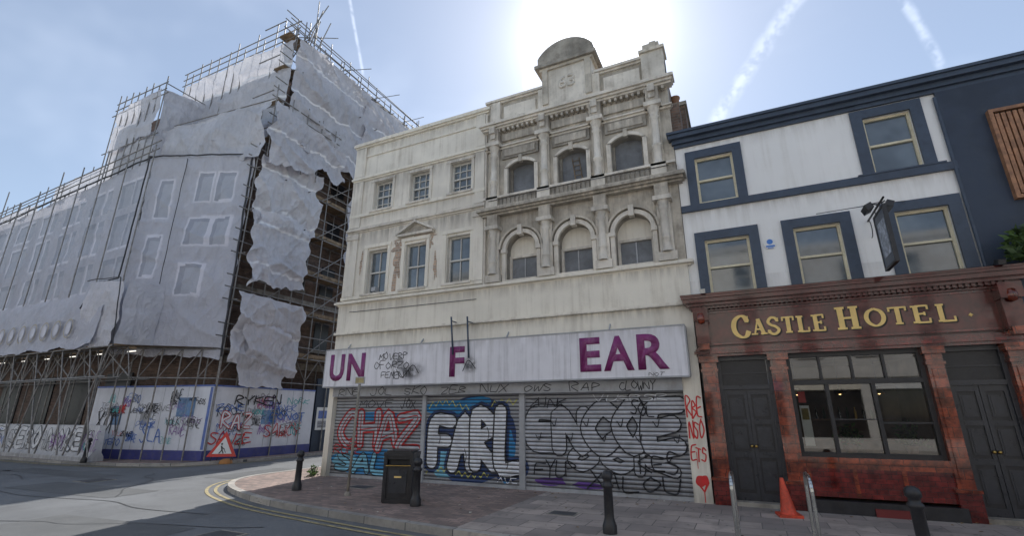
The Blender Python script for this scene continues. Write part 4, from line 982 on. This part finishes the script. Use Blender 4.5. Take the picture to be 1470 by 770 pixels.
cols=[kF,kF,kF,bF,bF,gF,rF,pF,tF,kF]
for i in range(40):
    w=rnd.uniform(.3,.9);h=rnd.uniform(.12,.36); P.tag(rnd.choice(words),rnd.uniform(.1,L1-w-.1),rnd.uniform(.4,2.15),w,h,rnd.uniform(.012,.028),rnd.choice(cols),.006+i*.0004,.14)
P.tag('XON',.3,.9,1.2,.8,.045,kF,.023); P.tag('SLA',2.6,.6,1.0,.6,.035,bF,.024)
Q=Plane(b,c_-b,mb); L2=(c_-b).length
rect(Q,.02,.12,.35,2.55,hoardblue); rect(Q,2.2,2.9,1.2,1.75,bl)
for i in range(32):
    w=rnd.uniform(.4,1.2);h=rnd.uniform(.12,.38); Q.tag(rnd.choice(words),rnd.uniform(.1,L2-w-.1),rnd.uniform(.4,2.1),w,h,rnd.uniform(.014,.03),rnd.choice(cols),.006+i*.0004,.14)
Q.tag('RYKEN',.9,1.98,2.2,.36,.05,kF,.021); Q.tag('SAUZE',.1,.5,1.8,.4,.045,rF,.023); Q.tag('EINOT',2.6,1.35,1.8,.3,.04,bF,.025); Q.tag('SAUCY',2.4,.7,1.8,.4,.035,rF,.027)
Q.bubble('RAZ',.5,1.1,1.3,.5,.07,.025,rF,wF,.03)
mb.build('graffiti',hd)
mb=MB()
mb.box(-18.1,-18.0,16.9,26,-.1,3.2,blackwall)
mb.box(-17.99,-17.96,17.0,17.7,.9,1.9,whitepaint); mb.box(-17.955,-17.95,17.1,17.6,1.4,1.75,hoardblue); mb.box(-17.955,-17.95,17.1,17.6,1.0,1.3,M('poster_text',(.3,.3,.32),.6,.6,30))
mb.build('dark_hoarding_end',hd)
br=empty('concrete_barrier'); mb=MB()
for i in range(12):
    x1=-21.2-i*2.5; x0=x1-2.47
    y0=9.95
    prof=[(0,-.02),(0,.12),(.10,.28),(.15,1.2),(.33,1.2),(.38,.28),(.48,.12),(.48,-.02)]
    for p,q in zip(prof,prof[1:]): mb.face([(x0,y0+p[0],p[1]),(x1,y0+p[0],p[1]),(x1,y0+q[0],q[1]),(x0,y0+q[0],q[1])],barrierm)
    mb.face([(x1,y0+p[0],p[1]) for p in prof],barrierm); mb.face([(x0,y0+p[0],p[1]) for p in prof],barrierm)
mb.build('blocks',br)
mb=MB()
class BP(Plane):
    def p(s,u,v,off):
        yy=.10+(v-.28)/(.92)*.05; return Vector((u,9.95+yy-off,v))
P=BP((0,9.95,0),(1,0,0),mb)
P.bubble('NOKE',-24.6,.36,2.6,.62,.14,.025,kF,wF,.004); P.bubble('SERO',-27.6,.36,2.6,.62,.14,.025,kF,wF,.004); P.bubble('UMPE',-31,.36,2.8,.62,.14,.025,kF,wF,.004); P.bubble('BOLN',-34.5,.36,2.8,.6,.14,.025,tF,wF,.004)
P.tag('JONES',-22.3,.75,.85,.28,.025,kF); P.tag('KAZ',-22.2,.36,.6,.25,.03,tF); P.tag('NOX',-29,.4,1,.4,.03,bF,.04); P.tag('BRM',-24.2,.4,.9,.4,.03,pF,.04)
for i in range(8): P.tag(rnd.choice(words),-21.9-i*1.5,.34,1.0,.6,.02,rnd.choice(cols),.045)
mb.build('graffiti',br)

# ================================================================== STREET FURNITURE
bprof=[(.10,0),(.10,.10),(.088,.13),(.075,.17),(.068,.20),(.064,.58),(.082,.60),(.082,.63),(.060,.65),(.058,.69),(.08,.71),(.082,.75),(.07,.79),(.04,.815),(0,.82)]
for x,y,z,t in ((-9.14,8.33,0,(.0,0)),(-5.66,7.9,0,(.02,0)),(-1.94,7.35,0,(.0,0)),(1.60,7.28,0,(-.02,0)),(-21.0,9.75,-.02,(.12,0))):
    mb=MB(); mb.rev(x,y,z,bprof,blackm,20,t); mb.build('bollard')
mb=MB(); an=.35; ca,sa=math.cos(an),math.sin(an); bx,by=-6.2,8.15
ux=Vector((ca,sa,0)); uy=Vector((-sa,ca,0)); o=Vector((bx,by,0))
def ob(cx,cy,cz,hx,hy,hz,m): mb.obox(o+ux*cx+uy*cy+Vector((0,0,cz)),ux*hx,uy*hy,(0,0,hz),m)
ob(0,0,.04,.27,.24,.04,blackm); ob(0,0,.36,.25,.22,.29,blackm)
for s in (-1,1):
    ob(s*.265,0,.45,.02,.25,.42,blackm)
for sx in (-1,1):
    for sy in (-1,1): ob(sx*.25,sy*.215,.42,.03,.03,.40,blackm)
ob(0,.0,.66,.255,.225,.015,blackm); ob(0,0,.86,.29,.26,.03,blackm); ob(0,0,.905,.25,.22,.02,blackm); ob(0,0,.76,.20,.17,.08,aperturem)  # last block is dark to stand in for the shaded bin opening
ob(0,-.245,.66,.24,.012,.006,brass); ob(0,-.226,.38,.17,.006,.2,doorm); ob(0,-.234,.46,.07,.004,.015,gold); ob(0,-.222,.80,.24,.01,.03,blackm)
mb.build('litter_bin')
mb=MB(); mb.tube((-7.6,8.24,0),(-7.52,8.22,2.35),.028,darkstone,10,caps=True); mb.rev(-7.6,8.24,0,[(.07,0),(.06,.05),(.03,.08)],darkstone,12)
mb.obox((-7.50,8.2,2.3),(.11,.03,0),(.003,-.006,0),(0,0,.075),metalgrey); mb.obox((-7.505,8.194,2.3),(.09,.026,0),(.002,-.004,0),(0,0,.055),yellow)
mb.build('parking_sign_post')
for x,y0,y1 in ((-.30,7.35,7.95),(.62,7.55,8.25)):
    mb=MB(); R=.16; h=.82; pts=[(x,y0,0),(x,y0,h-R)]
    pts+=[(x,y0+R-R*math.cos(t*math.pi/12),h-R+R*math.sin(t*math.pi/12)) for t in range(1,7)]
    pts+=[(x,y1-R+R*math.sin(t*math.pi/12),h-R+R*math.cos(t*math.pi/12)) for t in range(0,7)]
    pts+=[(x,y1,0)]; mb.path(pts,.025,steel,10)
    for yy in (y0,y1): mb.rev(x,yy,0,[(.06,0),(.06,.008),(.028,.01)],steel,12)
    mb.build('cycle_stand')
mb=MB(); mb.obox((.42,9.75,.02),(.17,.03,0),(-.03,.17,0),(0,0,.02),conem)
mb.rev(.42,9.75,.04,[(.13,0),(.12,.02),(.085,.2),(.05,.42),(.03,.53),(.026,.54),(.0,.54)],conem,18,(-.06,0)); mb.build('traffic_cone')
rw=empty('roadworks_sign'); mb=MB(); c0=Vector((-17.25,12.15,0)); U=Vector((.82,.57,0)).normalized(); N=Vector((U.y,-U.x,0)); lean=Vector((0,0,1))+N*-.18
def P3(u,v,o): return c0+U*u+lean*v+N*o
def tri(s,o,m):
    cz=.12+.30; h=s*.866
    mb.face([P3(-s/2,cz-h/3,o),P3(s/2,cz-h/3,o),P3(0,cz+h*2/3,o)],m)
tri(1.0,.012,redpaint); tri(.66,.018,whitepaint); tri(1.0,-.01,metalgrey)
k=MATS['spray_black']; cz=.36
for a_,b_,w in (((-.06,cz+.14),(-.02,cz-.0),.05),((-.02,cz),(-.1,cz-.12),.035),((-.02,cz),(.05,cz-.12),.035),((-.05,cz+.1),(.06,cz+.02),.025),((.04,cz+.05),(.12,cz-.1),.018)):
    A_=Vector(a_);B_=Vector(b_); dd=(B_-A_).normalized(); nn=Vector((-dd.y,dd.x))*w/2
    mb.face([P3(*(A_+nn),.022),P3(*(A_-nn),.022),P3(*(B_-nn),.022),P3(*(B_+nn),.022)],k)
mb.face([P3(-.06+.035*math.cos(t*math.pi/5),cz+.2+.035*math.sin(t*math.pi/5),.023) for t in range(10)],k)
mb.build('face',rw); mb=MB()
for s in (-1,1):
    mb.tube(P3(s*.32,.15,-.01),P3(s*.36,-.12,-.02),.015,blackm); mb.tube(P3(s*.1,.5,-.02),c0+U*s*.3-N*.45+Vector((0,0,-.1)),.012,blackm)
mb.rev(c0.x+.1,c0.y+.15,-.1,[(.22,0),(.2,.1),(.1,.16),(0,.17)],sandm,12)
mb.build('frame',rw)

# ================================================================== OPPOSITE SIDE
def terrace(x0,x1,h,wm,seed,nm=3):
    r=random.Random(seed); e=empty('terrace_building'); mb=MB(); y=-7.5; holes=[]
    n=int((x1-x0)/2.2)
    for f in range(nm):
        z0=4.2+f*((h-4.6)/nm)
        for i in range(n):
            cx=x0+(i+.5)*(x1-x0)/n; holes.append((cx-.45,cx+.45,z0+.2,z0+1.5))
    tmp=MB(); wall(tmp,x0,x1,3.6,h,0,holes,wm,.15)
    for f_,m_ in zip(tmp.f,tmp.m): mb.face([(tmp.v[i][0],y-tmp.v[i][1],tmp.v[i][2]) for i in f_],tmp.mats[m_])
    mb.box(x0,x1,-18,y-.2,0,h-.05,wm)
    mb.box(x0,x1,y-.15,y+.12,h-.02,h+.3,oppgrey); mb.box(x0,x1,y-.1,y+.15,3.3,3.6,oppgrey)
    mb.build('walls',e); mb=MB()
    for a_,b_,c2,d2 in holes:
        mb.face([(a_,y-.12,c2),(b_,y-.12,c2),(b_,y-.12,d2),(a_,y-.12,d2)],glassdk); mb.box(a_,b_,y-.11,y-.07,(c2+d2)/2-.03,(c2+d2)/2+.03,framewhite)
        mb.box(a_,a_+.05,y-.11,y-.07,c2,d2,framewhite); mb.box(b_-.05,b_,y-.11,y-.07,c2,d2,framewhite); mb.box(a_-.1,b_+.1,y-.02,y+.08,c2-.1,c2,oppgrey)
    mb.build('windows',e); mb=MB()
    k=int((x1-x0)/3.2)
    for i in range(k):
        a_=x0+i*(x1-x0)/k+.2;b_=x0+(i+1)*(x1-x0)/k-.2
        mb.face([(a_,y-.1,.5),(b_,y-.1,.5),(b_,y-.1,2.7),(a_,y-.1,2.7)],glassdk); mb.box(a_,b_,y-.12,y+.02,2.75,3.3,r.choice([hoardblue,whitepaint,creamband])); mb.box(a_,b_,y-.12,y,.0,.5,oppgrey); mb.box(b_,b_+.4,y-.15,y+.05,0,3.3,oppgrey)
    mb.build('shopfronts',e)
for i,(a_,b_,h,m_) in enumerate([(-60,-44,10,oppgrey),(-44,-30,11,oppcream),(-30,-19,10.2,oppgrey),(-19,-8,11.2,oppcream),(-8,2,10.5,oppcream),(2,12,10,oppgrey),(12,24,10.5,oppcream),(24,40,10,oppbrick)]):  # unseen houses opposite, walls made pale and set back to bounce sunlight
    terrace(a_,b_,h,m_,i)

# ================================================================== WORLD / LIGHT
sun=Vector((-133,553,521)).normalized()
el=math.asin(sun.z); az=math.atan2(sun.x,sun.y)
w=bpy.data.worlds.new("World"); scene.world=w; w.use_nodes=True; nt=w.node_tree; nt.nodes.clear()
out=nt.nodes.new("ShaderNodeOutputWorld"); bg=nt.nodes.new("ShaderNodeBackground"); nt.links.new(bg.outputs[0],out.inputs[0])
sky=nt.nodes.new("ShaderNodeTexSky"); sky.sky_type='NISHITA'; sky.sun_disc=False; sky.sun_elevation=el; sky.sun_rotation=az
sky.altitude=50; sky.air_density=1.0; sky.dust_density=.25; sky.ozone_density=1.2
tc=nt.nodes.new("ShaderNodeTexCoord"); dirv=tc.outputs['Generated']
def dot(v):
    n=nt.nodes.new("ShaderNodeVectorMath"); n.operation='DOT_PRODUCT'; nt.links.new(dirv,n.inputs[0]); n.inputs[1].default_value=v; return n.outputs['Value']
ds=math_n(nt,'MAXIMUM',dot(sun),0.)
aur=math_n(nt,'ADD',math_n(nt,'MULTIPLY',math_n(nt,'POWER',ds,220.),10.),math_n(nt,'MULTIPLY',math_n(nt,'POWER',ds,30.),1.5))
base=mix_c(nt,1.,sky.outputs[0],(.70,.70,.70),'MULTIPLY')
cir=noise_n(nt,scaled(nt,dirv,(1.2,3.0,4.0)),1.6,3,.6)
cirf=math_n(nt,'MULTIPLY',mapr(nt,cir,.42,.8),.9)
tot=math_n(nt,'ADD',aur,cirf)
n1=noise_n(nt,dirv,14,3,.65); n2=noise_n(nt,dirv,45,2,.6)
for A_,B_,wd,st,wob in [((-442,392,569),(-437,431,459),.0045,2.2,.004),((-207,499,579),(-227,534,445),.014,3.2,.014),((130,663,560),(4,660,392),.020,1.8,.02),((277,729,574),(318,781,473),.010,2.0,.010)]:
    A_=Vector(A_).normalized();B_=Vector(B_).normalized(); n_=A_.cross(B_).normalized()
    d=math_n(nt,'ABSOLUTE',math_n(nt,'ADD',dot(n_),math_n(nt,'MULTIPLY',math_n(nt,'SUBTRACT',n1,.5),wob)))
    f=mapr(nt,d,0.,wd,1.,0.)
    t_=(B_-A_).normalized()
    lim=mapr(nt,dot(t_),B_.dot(t_)-.02,B_.dot(t_)+.01,1.,0.)
    f=math_n(nt,'MULTIPLY',math_n(nt,'MULTIPLY',f,lim),math_n(nt,'MULTIPLY',mapr(nt,n2,.3,.62),st))
    tot=math_n(nt,'ADD',tot,f)
cb=nt.nodes.new("ShaderNodeCombineXYZ")
for i,hz in enumerate((1.5,1.65,1.85)): nt.links.new(math_n(nt,'ADD',tot,hz),cb.inputs[i])
fin=mix_c(nt,1.,base,cb.outputs[0],'ADD')
nt.links.new(fin,bg.inputs[0]); bg.inputs[1].default_value=.15
L=bpy.data.lights.new('sun','SUN'); L.energy=5.0; L.angle=math.radians(.5); L.color=(1,.96,.9)
lo_=bpy.data.objects.new('sun',L); C.collection.objects.link(lo_); lo_.rotation_euler=sun.to_track_quat('Z','Y').to_euler()
cam=bpy.data.cameras.new('camera'); cam.sensor_width=36; cam.lens=684.9/1470*36; cam.clip_end=2000; cam.clip_start=.05
co=bpy.data.objects.new('camera',cam); C.collection.objects.link(co); co.location=(0,0,1.6)
co.rotation_euler=(math.radians(90+17.05),0,math.radians(25.2)); scene.camera=co
scene.view_settings.view_transform='Standard'; scene.view_settings.look='None'; scene.view_settings.exposure=0
